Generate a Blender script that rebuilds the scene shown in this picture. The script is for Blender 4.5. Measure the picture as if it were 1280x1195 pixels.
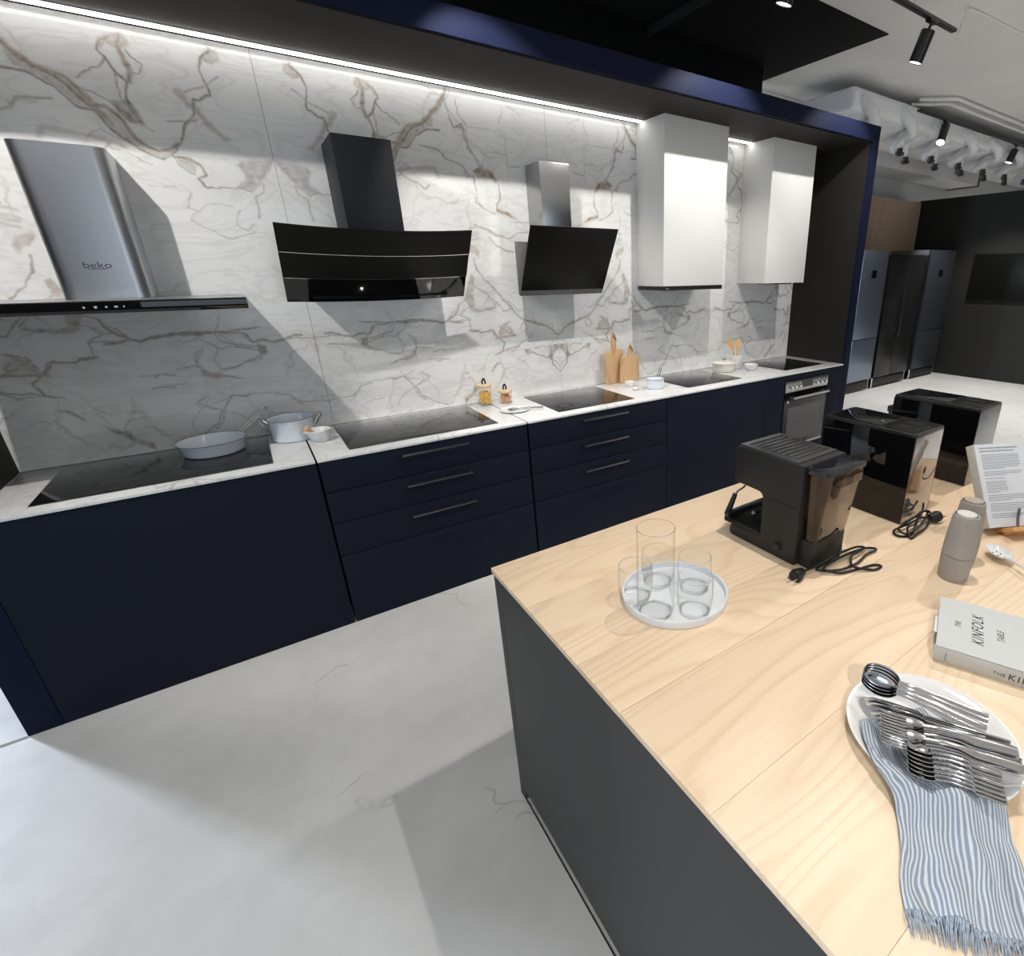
import bpy, bmesh, math, random
import numpy as np
from mathutils import Matrix, Vector
for o in list(bpy.data.objects): bpy.data.objects.remove(o)
S = bpy.context.scene
COL = S.collection
R_ = random.Random(7)
PI = math.pi

# ------------------------------------------------------------------ camera
cam_d = bpy.data.cameras.new('camera'); cam = bpy.data.objects.new('camera', cam_d); COL.objects.link(cam)
cam_d.sensor_fit = 'HORIZONTAL'; cam_d.sensor_width = 36.0
cam_d.lens = 638.46 / 1280 * 36
cam_d.shift_x = (640 - 799.794) / 1280; cam_d.shift_y = (583.77 - 597.5) / 1280
cam_d.clip_start = .02; cam_d.clip_end = 60
rx = Vector((0.8006618, -0.5990600, -0.0082323)); ry = Vector((-0.2190500, -0.2799224, -0.9346981)); rz = Vector((0.5576358, 0.7501804, -0.3553472))
m = Matrix.Identity(4)
for i in range(3):
    m[i][0] = rx[i]; m[i][1] = -ry[i]; m[i][2] = -rz[i]
m[0][3], m[1][3], m[2][3] = .1667, -2.6666, 1.6963
cam.matrix_world = m
S.camera = cam

# ------------------------------------------------------------------ world, colour management, assumed daylight, exposure
S.view_settings.view_transform = 'Standard'; S.view_settings.look = 'None'
S.view_settings.exposure = 0.0; S.view_settings.gamma = 1.0
try: S.view_settings.use_curve_mapping = False
except Exception: pass
W = bpy.data.worlds.new('world'); S.world = W; W.use_nodes = True
bg = W.node_tree.nodes['Background']; bg.inputs[0].default_value = (.72, .80, 1, 1); bg.inputs[1].default_value = .6

def area(name, loc, to, sx, sy, e, col):
    d = bpy.data.lights.new(name, 'AREA'); d.shape = 'RECTANGLE'; d.size = sx; d.size_y = sy; d.energy = e; d.color = col
    o = bpy.data.objects.new(name, d); COL.objects.link(o); o.location = loc
    o.rotation_euler = (Vector(to) - Vector(loc)).to_track_quat('-Z', 'Y').to_euler()
    return o
# assumed daylight added as area lights, no windows built: behind camera, left, behind niche
area('assumed_front_daylight', (2.0, -8.6, 1.9), (2.0, 0, 1.4), 5.0, 2.2, 60, (.80, .89, 1))  # assumed source behind the camera, after bluish streaks in the marble
area('assumed_side_daylight', (-6.2, -3.0, 1.9), (0, -2.0, 1.2), 3.6, 2.2, 60, (.66, .82, 1))  # assumed bluish light from the left, added to tint the shadows
area('assumed_rear_daylight', (-3.9, 4.4, 2.3), (-.3, -1.6, 0), .45, .7, 350, (.78, .86, 1))  # assumed source, placed from the shadow edge on the left floor
# added fill spots without fixtures, brightening ceiling and floor by bounce (all behind or beside the camera, or far right)
def down(x, y, e, ang=118, z=3.1, aim=None):
    L = bpy.data.lights.new('added_fill_spot', 'SPOT'); L.energy = e; L.spot_size = math.radians(ang); L.spot_blend = .6; L.shadow_soft_size = .05; L.color = (1, .97, .93)
    o = bpy.data.objects.new('added_fill_spot', L); COL.objects.link(o); o.location = (x, y, z)
    if aim: o.rotation_euler = (Vector(aim) - Vector((x, y, z))).to_track_quat('-Z', 'Y').to_euler()
for dx, dy, de in ((-4, -6.4, 210), (-.8, -5.3, 175), (4, -5.2, 320), (7.6, -4.6, 300), (7.4, -1.6, 300), (12, -2.0, 300), (12.2, 1.2, 300)):
    down(dx, dy, de)
down(-.7, -4.0, 150, 64, 3.1, (.15, -2.1, 0))  # extra fill spot, added to lighten the island's shadow on the floor

# ------------------------------------------------------------------ helpers
class MB:
    def __init__(s): s.v = []; s.f = []
    def add(s, vs, fs):
        k = len(s.v); s.v += [tuple(map(float, p)) for p in vs]; s.f += [[i + k for i in f] for f in fs]; return s
    def box(s, x0, x1, y0, y1, z0, z1):
        return s.add([(x, y, z) for z in (z0, z1) for y in (y0, y1) for x in (x0, x1)],
                     [(0, 2, 3, 1), (4, 5, 7, 6), (0, 1, 5, 4), (2, 6, 7, 3), (0, 4, 6, 2), (1, 3, 7, 5)])
    def prism(s, pts, ax, a, b):
        n = len(pts)
        def P(p, t): return (t, p[0], p[1]) if ax == 'x' else ((p[0], t, p[1]) if ax == 'y' else (p[0], p[1], t))
        return s.add([P(p, a) for p in pts] + [P(p, b) for p in pts],
                     [list(range(n)), list(range(2 * n - 1, n - 1, -1))] + [(i, i + n, (i + 1) % n + n, (i + 1) % n) for i in range(n)])
    def cyl(s, p0, p1, r0, r1=None, n=24, cap=True):
        r1 = r0 if r1 is None else r1
        p0 = Vector(p0); p1 = Vector(p1); d = (p1 - p0).normalized()
        a = d.orthogonal().normalized(); b = d.cross(a)
        vs = [p0 + (a * math.cos(2 * PI * i / n) + b * math.sin(2 * PI * i / n)) * r0 for i in range(n)]
        vs += [p1 + (a * math.cos(2 * PI * i / n) + b * math.sin(2 * PI * i / n)) * r1 for i in range(n)]
        fs = [(i, (i + 1) % n, (i + 1) % n + n, i + n) for i in range(n)]
        if cap: fs += [list(range(n - 1, -1, -1)), list(range(n, 2 * n))]
        return s.add(vs, fs)
    def lathe(s, prof, c, n=40, sx=1, sy=1):
        vs = []; fs = []; k = len(prof)
        for (r, z) in prof:
            for i in range(n):
                t = 2 * PI * i / n; vs.append((c[0] + max(r, 1e-5) * sx * math.cos(t), c[1] + max(r, 1e-5) * sy * math.sin(t), c[2] + z))
        for j in range(k - 1):
            for i in range(n):
                fs.append((j * n + i, j * n + (i + 1) % n, (j + 1) * n + (i + 1) % n, (j + 1) * n + i))
        return s.add(vs, fs)
    def tube(s, path, r, n=8, cap=True):
        P = [Vector(p) for p in path]; k = len(P); vs = []; fs = []; prev = None
        rr = r if isinstance(r, (list, tuple)) else [r] * k
        for j in range(k):
            d = (P[min(j + 1, k - 1)] - P[max(j - 1, 0)]).normalized()
            if prev is None: a = d.orthogonal().normalized()
            else: a = (prev - d * prev.dot(d)).normalized()
            prev = a; b = d.cross(a)
            vs += [P[j] + (a * math.cos(2 * PI * i / n) + b * math.sin(2 * PI * i / n)) * rr[j] for i in range(n)]
        for j in range(k - 1):
            fs += [(j * n + i, j * n + (i + 1) % n, (j + 1) * n + (i + 1) % n, (j + 1) * n + i) for i in range(n)]
        if cap: fs += [list(range(n - 1, -1, -1)), list(range((k - 1) * n, k * n))]
        return s.add(vs, fs)
    def surf(s, fn, nu, nv, th=0):
        """grid fn(u,v); th>0 gives a second skin th below, closed at the rim"""
        g = [[Vector(fn(i / nu, j / nv)) for j in range(nv + 1)] for i in range(nu + 1)]
        vs = [p for r in g for p in r]; w = nv + 1; N = len(vs)
        fs = [(i * w + j, (i + 1) * w + j, (i + 1) * w + j + 1, i * w + j + 1) for i in range(nu) for j in range(nv)]
        if th:
            for i in range(nu + 1):
                for j in range(nv + 1):
                    a = g[min(i + 1, nu)][j] - g[max(i - 1, 0)][j]; b = g[i][min(j + 1, nv)] - g[i][max(j - 1, 0)]
                    n = a.cross(b); n = n.normalized() if n.length > 1e-12 else Vector((0, 0, 1))
                    vs.append(g[i][j] - n * th)
            fs += [tuple(N + k for k in f[::-1]) for f in fs]
            rim = [i * w for i in range(nu + 1)] + [nu * w + j for j in range(1, nv + 1)] + [i * w + nv for i in range(nu - 1, -1, -1)] + [j for j in range(nv - 1, 0, -1)]
            fs += [(rim[k], rim[(k + 1) % len(rim)], rim[(k + 1) % len(rim)] + N, rim[k] + N)[::-1] for k in range(len(rim))]
        return s.add(vs, fs)
    def mesh(s, name, bev=0, seg=2, ang=35, off=(0, 0, 0), merge=True):
        me = bpy.data.meshes.new(name)
        vs = [(p[0] - off[0], p[1] - off[1], p[2] - off[2]) for p in s.v]
        me.from_pydata(vs, [], s.f)
        bm = bmesh.new(); bm.from_mesh(me)
        if merge: bmesh.ops.remove_doubles(bm, verts=bm.verts, dist=1e-5)
        bmesh.ops.recalc_face_normals(bm, faces=bm.faces)
        if bev:
            es = [e for e in bm.edges if len(e.link_faces) == 2 and e.calc_face_angle(0) > math.radians(30)]
            bmesh.ops.bevel(bm, geom=es, offset=bev, segments=seg, profile=.6, affect='EDGES', clamp_overlap=True)
        for f in bm.faces: f.smooth = True
        bm.to_mesh(me); bm.free()
        me.set_sharp_from_angle(angle=math.radians(ang))
        return me

def wloc(o):
    v = Vector((0, 0, 0))
    while o is not None: v += o.location; o = o.parent
    return v
def put(name, mb, mat, parent=None, bev=0, seg=2, ang=35, local=False, label=None, kind=None, loc=None):
    off = Vector((0, 0, 0))
    if parent is not None and not local: off = wloc(parent)
    if loc is not None and parent is None: off = Vector(loc)
    me = mb.mesh(name, bev, seg, ang, off)
    me.materials.append(mat)
    o = bpy.data.objects.new(name, me); COL.objects.link(o)
    if parent is not None: o.parent = parent
    elif loc is not None: o.location = loc
    if label: o['label'] = label
    if kind: o['kind'] = kind
    return o
def tag(o, label, cat, group=None):
    o['label'] = label; o['category'] = cat
    if group: o['group'] = group
    return o
def thing(name, label, cat, loc=(0, 0, 0), group=None, rot=None):
    o = bpy.data.objects.new(name, None); COL.objects.link(o); o.location = loc; o.empty_display_size = .05
    if rot is not None: o.rotation_euler = rot
    return tag(o, label, cat, group)
def struct(name, mb, mat, bev=0, parent=None):
    o = put(name, mb, mat, parent, bev)
    if parent is None: o['kind'] = 'structure'
    return o
def dup(root, loc=None, rot=None, label=None, group=None):
    r = root.copy(); COL.objects.link(r)
    if loc is not None: r.location = loc
    if rot is not None: r.rotation_euler = rot
    if label: r['label'] = label
    if group: r['group'] = group
    for ch in list(root.children):
        c = ch.copy(); COL.objects.link(c); c.parent = r
        for g in list(ch.children):
            d = g.copy(); COL.objects.link(d); d.parent = c
    return r
def text(name, s, size, mat, parent, M, sx=1, shear=0, label=None, ext=.0002, align='CENTER', space=1):
    """flat lettering; M is the 4x4 matrix (local to the parent) of the plane it is printed on"""
    cu = bpy.data.curves.new(name, 'FONT'); cu.body = s; cu.size = size; cu.extrude = ext; cu.shear = shear
    cu.align_x = align; cu.align_y = 'CENTER'; cu.space_character = space; cu.resolution_u = 3
    t = bpy.data.objects.new(name, cu); COL.objects.link(t)
    dg = bpy.context.evaluated_depsgraph_get()
    me = bpy.data.meshes.new_from_object(t.evaluated_get(dg)); bpy.data.objects.remove(t)
    me.transform(M @ Matrix.Diagonal((sx, 1, 1, 1))); me.materials.clear(); me.materials.append(mat); me.name = name
    o = bpy.data.objects.new(name, me); COL.objects.link(o); o.parent = parent
    if label: o['label'] = label
    return o
def frame(o, x, y):
    x = Vector(x).normalized(); y = Vector(y); y = (y - x * y.dot(x)).normalized(); z = x.cross(y)
    M = Matrix.Identity(4)
    for i in range(3): M[i][0] = x[i]; M[i][1] = y[i]; M[i][2] = z[i]; M[i][3] = o[i]
    return M
def smooth_path(pts, n=8):
    P = [Vector(p) for p in pts]; out = []
    for i in range(len(P) - 1):
        p0 = P[max(i - 1, 0)]; p1 = P[i]; p2 = P[i + 1]; p3 = P[min(i + 2, len(P) - 1)]
        for k in range(n):
            t = k / n
            out.append(.5 * ((2 * p1) + (p2 - p0) * t + (2 * p0 - 5 * p1 + 4 * p2 - p3) * t * t + (3 * p1 - p0 - 3 * p2 + p3) * t ** 3))
    out.append(P[-1]); return out

# ------------------------------------------------------------------ materials
def srgb(r, g, b): return tuple(((c / 255) / 12.92 if c / 255 < .04045 else ((c / 255 + .055) / 1.055) ** 2.4) for c in (r, g, b))
class Mat:
    def __init__(s, name):
        s.m = bpy.data.materials.new(name); s.m.use_nodes = True; s.t = s.m.node_tree; s.n = s.t.nodes; s.p = s.n['Principled BSDF']
    def N(s, k, **kw):
        x = s.n.new(k)
        for a, b in kw.items():
            if a.startswith('i_'): x.inputs[a[2:].replace('_', ' ')].default_value = b
            elif a.startswith('n') and a[1:].isdigit(): x.inputs[int(a[1:])].default_value = b
            else: setattr(x, a, b)
        return x
    def L(s, a, b): s.t.links.new(a, b)
    def math(s, op, a, b=None):
        x = s.N('ShaderNodeMath', operation=op)
        for i, q in enumerate((a, b)):
            if q is None: continue
            if isinstance(q, (int, float)): x.inputs[i].default_value = q
            else: s.L(q, x.inputs[i])
        return x.outputs[0]
    def mix(s, f, a, b):
        x = s.N('ShaderNodeMix', data_type='RGBA')
        for i, q in ((0, f), (6, a), (7, b)):
            if isinstance(q, (int, float)): x.inputs[i].default_value = q
            elif isinstance(q, tuple): x.inputs[i].default_value = (*q, 1)[:4]
            else: s.L(q, x.inputs[i])
        return x.outputs[2]
    def ramp(s, f, stops):
        x = s.N('ShaderNodeValToRGB'); e = x.color_ramp.elements
        while len(e) < len(stops): e.new(.5)
        for k, (p, c) in zip(e, stops): k.position = p; k.color = (c, c, c, 1) if isinstance(c, (int, float)) else (*c, 1)
        s.L(f, x.inputs[0]); return x.outputs[0]
    def coord(s, scale=(1, 1, 1), kind='Object'):
        tc = s.N('ShaderNodeTexCoord'); mp = s.N('ShaderNodeMapping'); mp.inputs['Scale'].default_value = scale
        s.L(tc.outputs[kind], mp.inputs[0]); return mp.outputs[0]
    def noise(s, co, scale, detail=3, rough=.5, dist=0):
        x = s.N('ShaderNodeTexNoise'); x.inputs['Scale'].default_value = scale; x.inputs['Detail'].default_value = detail
        x.inputs['Roughness'].default_value = rough; x.inputs['Distortion'].default_value = dist
        s.L(co, x.inputs['Vector']); return x.outputs[0]
    def bump(s, h, st=.2, d=.002):
        x = s.N('ShaderNodeBump'); x.inputs['Strength'].default_value = st; x.inputs['Distance'].default_value = d
        s.L(h, x.inputs['Height']); s.L(x.outputs[0], s.p.inputs['Normal'])
def plain(name, col, rough=.5, metal=0, spec=.5, var=.06, vs=40, bump=0, coat=0, aniso=0, trans=0, ior=1.5, stretch=(1, 1, 1)):
    q = Mat(name); p = q.p
    co = q.coord(stretch); nz = q.noise(co, vs, 3)
    c = q.mix(q.ramp(nz, [(.3, 0.), (.7, 1.)]), tuple(x * (1 - var) for x in col), tuple(min(1, x * (1 + var)) for x in col))
    q.L(c, p.inputs['Base Color'])
    q.L(q.math('MULTIPLY_ADD', nz, var) if False else q.ramp(nz, [(0, max(0.0, rough - .03)), (1, min(1, rough + .03))]), p.inputs['Roughness'])
    p.inputs['Metallic'].default_value = metal; p.inputs['Specular IOR Level'].default_value = spec; p.inputs['IOR'].default_value = ior
    p.inputs['Coat Weight'].default_value = coat; p.inputs['Coat Roughness'].default_value = .03
    p.inputs['Transmission Weight'].default_value = trans
    if aniso: p.inputs['Anisotropic'].default_value = aniso
    if bump: q.bump(nz, bump, .001)
    return q.m
def glass(name, col=(1, 1, 1), rough=0.0, ior=1.45):
    q = Mat(name); p = q.p; p.inputs['Base Color'].default_value = (*col, 1); p.inputs['Roughness'].default_value = rough
    p.inputs['Transmission Weight'].default_value = 1; p.inputs['IOR'].default_value = ior; return q.m
def emit(name, col, st):
    q = Mat(name); q.p.inputs['Base Color'].default_value = (0, 0, 0, 1); q.p.inputs['Emission Color'].default_value = (*col, 1); q.p.inputs['Emission Strength'].default_value = st; return q.m

def marble_mat(name, attr):
    q = Mat(name); co = q.coord()
    warp = q.N('ShaderNodeTexNoise'); warp.inputs['Scale'].default_value = 3.2; warp.inputs['Detail'].default_value = 5; q.L(co, warp.inputs['Vector'])
    va = q.N('ShaderNodeVectorMath', operation='MULTIPLY_ADD'); q.L(warp.outputs['Color'], va.inputs[0]); va.inputs[1].default_value = (.42, .42, .42); q.L(co, va.inputs[2])
    vor = q.N('ShaderNodeTexVoronoi', feature='DISTANCE_TO_EDGE'); vor.inputs['Scale'].default_value = 3.6; q.L(va.outputs[0], vor.inputs['Vector'])
    line = q.ramp(vor.outputs['Distance'], [(0, 1.), (.012, .5), (.04, 0.)])
    mask = q.ramp(q.noise(co, 2.6, 3), [(.45, 0.), (.62, 1.)])
    fine = q.math('MULTIPLY', q.math('MULTIPLY', line, mask), .42 if attr else .6)
    # long soft grey streaks
    st = q.noise(q.coord((1, 1, 3.2)), 2.2, 8, .62, 1.4)
    streak = q.math('MULTIPLY', q.ramp(st, [(.46, 0.), (.5, 1.), (.54, 0.)]), .16)
    cloud = q.noise(co, 1.6, 4)
    base = q.mix(q.ramp(cloud, [(.35, 0.), (.7, 1.)]), (.80, .80, .79), (.71, .72, .725))
    c = q.mix(q.math('MAXIMUM', fine, streak), base, (.25, .22, .195))
    if attr:
        a = q.N('ShaderNodeAttribute', attribute_name='vein'); sep = q.N('ShaderNodeSeparateColor'); q.L(a.outputs['Color'], sep.inputs[0])
        mot = q.ramp(q.noise(co, 38, 4, .6), [(.3, .62), (.7, 1.1)])
        vc = q.mix(sep.outputs[1], (.115, .105, .10), (.31, .215, .14))
        f = q.math('MINIMUM', q.math('MULTIPLY', sep.outputs[0], mot), 1.0)
        c = q.mix(f, c, vc)
    q.L(c, q.p.inputs['Base Color']); q.p.inputs['Roughness'].default_value = .09; q.p.inputs['Specular IOR Level'].default_value = .5
    return q.m
MARBLE = marble_mat('polished_marble', True); MARBLE_TOP = marble_mat('marble_worktop', False)

def floor_mat():
    q = Mat('poured_concrete'); co = q.coord()
    a = q.noise(co, .9, 6, .6, .6); b = q.noise(co, 7, 5, .6)
    c = q.mix(q.ramp(a, [(.3, 0.), (.7, 1.)]), (.54, .535, .52), (.66, .655, .64))
    c = q.mix(q.math('MULTIPLY', q.ramp(b, [(.45, 0.), (.75, 1.)]), .25), c, (.42, .415, .405))
    w = q.N('ShaderNodeTexNoise'); w.inputs['Scale'].default_value = 1.6; w.inputs['Detail'].default_value = 4; q.L(co, w.inputs['Vector'])
    va = q.N('ShaderNodeVectorMath', operation='MULTIPLY_ADD'); q.L(w.outputs['Color'], va.inputs[0]); va.inputs[1].default_value = (.9, .9, .9); q.L(co, va.inputs[2])
    vor = q.N('ShaderNodeTexVoronoi', feature='DISTANCE_TO_EDGE'); vor.inputs['Scale'].default_value = 1.1; q.L(va.outputs[0], vor.inputs['Vector'])
    cr = q.math('MULTIPLY', q.ramp(vor.outputs['Distance'], [(0, 1.), (.006, 0.)]), q.ramp(q.noise(co, 1.9, 2), [(.56, 0.), (.64, 1.)]))
    c = q.mix(q.math('MULTIPLY', cr, .55), c, (.27, .265, .25))
    q.L(c, q.p.inputs['Base Color'])
    q.L(q.ramp(b, [(0, .42), (1, .6)]), q.p.inputs['Roughness']); q.p.inputs['Specular IOR Level'].default_value = .35
    q.bump(q.math('SUBTRACT', b, cr), .12, .002)
    return q.m
FLOOR = floor_mat()

def wood_mat(name, c0, c1, ringscale, along='x', ringamt=.5):
    q = Mat(name); tc = q.N('ShaderNodeTexCoord'); oi = q.N('ShaderNodeObjectInfo')
    mp = q.N('ShaderNodeMapping'); q.L(tc.outputs['Object'], mp.inputs[0])
    mp.inputs['Scale'].default_value = (.17, 1, 1) if along == 'x' else ((1, .2, 1) if along == 'y' else (1, 1, .2))
    off = q.N('ShaderNodeCombineXYZ'); 
    for i in range(3): q.L(q.math('MULTIPLY', oi.outputs['Random'], 7.3 + i), off.inputs[i])
    q.L(off.outputs[0], mp.inputs['Location'])
    h = q.noise(mp.outputs[0], 2.6, 2, .5, .5)
    rings = q.math('FRACT', q.math('MULTIPLY', h, ringscale))
    rg = q.ramp(rings, [(0, .35), (.15, .0), (.6, .12), (.93, 1.), (1, .35)])
    fib = q.N('ShaderNodeMapping'); q.L(tc.outputs['Object'], fib.inputs[0])
    fib.inputs['Scale'].default_value = (4, 130, 130) if along == 'x' else ((130, 4, 130) if along == 'y' else (130, 130, 4))
    fb = q.noise(fib.outputs[0], 1.0, 3, .6)
    f = q.math('ADD', q.math('MULTIPLY', rg, ringamt), q.math('MULTIPLY', fb, .35))
    f = q.math('ADD', f, q.math('MULTIPLY', q.math('SUBTRACT', oi.outputs['Random'], .5), .28))
    c = q.mix(f, c0, c1)
    q.L(c, q.p.inputs['Base Color']); q.p.inputs['Roughness'].default_value = .42; q.p.inputs['Specular IOR Level'].default_value = .35
    return q.m
MAPLE = wood_mat('maple_wood', srgb(243, 221, 191), srgb(208, 170, 132), 34, 'x', .26)
OAKB = wood_mat('chopping_board_wood', srgb(222, 186, 142), srgb(172, 128, 86), 14, 'z', .4)
PLY = wood_mat('plywood_cladding', srgb(190, 166, 142), srgb(166, 142, 120), 5, 'z', .3)
LIDW = plain('pale_wood', srgb(222, 190, 155), .5, var=.12, vs=60, stretch=(8, 1, 1))
BAMB = plain('bamboo_wood', srgb(225, 172, 105), .5, var=.15, vs=60, stretch=(1, 1, .2))

NAVY = plain('navy_matt_lacquer', (.0085, .0115, .0215), .6, spec=.1, var=.06, vs=300)
NAVYF = plain('navy_frame_lacquer', (.0075, .0105, .030), .6, spec=.08, var=.05, vs=300)
NICHE = plain('black_brown_laminate', (.024, .022, .0195), .6, spec=.15, var=.08, vs=200)
CHAR = plain('charcoal_matt_laminate', (.046, .046, .044), .55, spec=.35, var=.05, vs=250)
BLK = plain('black_paint', (.006, .006, .006), .7, spec=.2)
BLKW = plain('black_wall_paint', (.022, .022, .021), .75, spec=.25, var=.1, vs=20)
BGL = plain('black_glass', (.004, .004, .0045), .03, spec=.5, var=.02)
BGLM = plain('black_satin_glass', (.007, .007, .0062), .3, spec=.14, var=.02)
HOBG = plain('ceramic_hob_glass', (.008, .008, .009), .04, spec=.6, var=.02)
BPL = plain('black_plastic', (.012, .012, .012), .33, spec=.5, var=.05)
BPLM = plain('matt_black_plastic', (.016, .015, .014), .5, spec=.4, var=.05)
RUB = plain('black_rubber', (.010, .010, .010), .45, spec=.4)
STEEL = plain('brushed_steel', (.52, .53, .55), .34, 1, var=.012, vs=6, aniso=.6, stretch=(1, 1, 60))
STEELV = plain('brushed_steel_box', (.42, .42, .42), .26, 1, var=.02, vs=6, aniso=.8, stretch=(1, 1, 60))
STEELD = plain('dark_steel', (.19, .19, .20), .35, 1, var=.04)
FRST = plain('fridge_steel', (.24, .28, .36), .32, .85, var=.05, vs=3, stretch=(60, 1, 1))
FRDK = plain('fridge_black_steel', (.012, .012, .0125), .3, .2, var=.05)
CHR = plain('polished_steel', (.72, .72, .73), .10, 1, var=.02)
CUT = plain('cutlery_steel', (.62, .62, .63), .14, 1, var=.02)
WHT = plain('white_lacquer', (.74, .74, .72), .55, spec=.3, var=.01)
CEIL = plain('white_ceiling_paint', (.80, .80, .78), .8, spec=.2, var=.04, vs=1.3)
WALLP = plain('grey_white_paint', (.62, .63, .64), .8, spec=.2, var=.03, vs=2)
DUCT = plain('painted_duct', (.78, .79, .81), .55, spec=.3, var=.04)
ENAM = plain('white_enamel', (.80, .85, .92), .15, spec=.5, var=.02, coat=.5)
CERA = plain('white_ceramic', (.80, .80, .79), .18, spec=.5, var=.02)
CREAM = plain('cream_enamel', (.80, .76, .68), .15, spec=.5, var=.02, coat=.4)
MAR2 = plain('marble_bowl', (.74, .75, .76), .3, var=.1, vs=30)
TRAY = plain('white_tray_lacquer', (.76, .78, .80), .35, spec=.4, var=.01)
STONE = plain('grey_beige_matt_ceramic', (.40, .375, .345), .75, spec=.2, var=.03)
CAPW = plain('pale_mill_cap', (.66, .64, .60), .7, spec=.2, var=.03)
PAPER = plain('paper', (.74, .76, .80), .8, spec=.1, var=.01)
PAPERE = plain('page_edges', (.66, .62, .56), .85, spec=.1, var=.12, vs=30, stretch=(1, 1, 30))
COVER = plain('pale_grey_cloth_cover', (.62, .64, .63), .75, spec=.15, var=.04, vs=500)
SPINE = plain('cover_fabric_spine', (.58, .57, .55), .75, spec=.15, var=.04, vs=500)
INK = plain('dark_ink', (.05, .05, .05), .7, spec=.1)
INKG = plain('grey_ink', (.30, .31, .34), .8, spec=.1)
LGREY = plain('light_grey_print', (.45, .45, .45), .5)
def thin(name, col, f0, f1, edge=(1, 1, 1)):
    q = Mat(name); q.n.remove(q.p); out = q.n['Material Output']
    tr = q.N('ShaderNodeBsdfTransparent'); gl = q.N('ShaderNodeBsdfGlossy'); gl.inputs['Roughness'].default_value = .01; gl.inputs['Color'].default_value = (*edge, 1)
    lw = q.N('ShaderNodeLayerWeight'); lw.inputs['Blend'].default_value = .5
    c = q.mix(q.ramp(lw.outputs['Facing'], [(.62, 0.), (1, 1.)]), col, tuple(x * .60 for x in col)); q.L(c, tr.inputs[0])
    r = q.N('ShaderNodeMapRange'); r.inputs['To Min'].default_value = f0; r.inputs['To Max'].default_value = f1; q.L(q.math('POWER', lw.outputs['Facing'], 3.2), r.inputs[0])
    mx = q.N('ShaderNodeMixShader'); q.L(r.outputs[0], mx.inputs[0]); q.L(tr.outputs[0], mx.inputs[1]); q.L(gl.outputs[0], mx.inputs[2]); q.L(mx.outputs[0], out.inputs[0])
    return q.m
GLSR = glass('solid_clear_glass', (.97, .98, .98), 0, 1.3)
GLS = thin('clear_glass', (.985, .988, .99), .012, .55); TANK = thin('smoked_clear_plastic', (.66, .60, .55), .03, .8)
PASTA = plain('dry_pasta', srgb(244, 190, 90), .5, var=.25, vs=50)
NUTS = plain('nuts', srgb(215, 160, 110), .55, var=.25, vs=50)
BLUEG = plain('blue_grey_metal', (.06, .08, .11), .35, spec=.5)
YELL = plain('gold_trim', (.50, .36, .20), .4)
LED = emit('led_glow', (1, .97, .92), 8.5)
LAMPG = emit('lamp_lens', (1, .98, .95), 6)
HLED = emit('hood_lamp', (1, .98, .95), 9)
# ------------------------------------------------------------------ the setting
struct('floor', MB().box(-7, 15, -9, 6, -.1, 0), FLOOR)
struct('ceiling', MB().box(-7, 15, -9, 6, 3.387, 3.62), CEIL)
struct('wall_back', MB().box(-7, 15, 5.9, 6, 0, 3.52), WALLP)
struct('wall_right', MB().box(14.9, 15, -9, 6, 0, 3.52), BLKW)
wl = struct('wall_left', MB().box(-7, -6.9, -9, 6, 0, 3.52), WALLP)
struct('wall_front', MB().box(-7, 15, -9.1, -9, 0, 3.52), BLKW)
struct('wall_rear', MB().box(4.9, 14.9, 2.48, 2.56, 0, 3.386), WALLP)
struct('trim_1', MB().box(-7, -.88, -.004, .004, 0, .004), CHR)['label'] = 'thin bright metal strip in the floor running left from the niche'
X0, X1, XO0, XO1, DW, TZ, TO = -.775, 4.494, -.877, 4.585, .644, 2.662, 2.772

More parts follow.
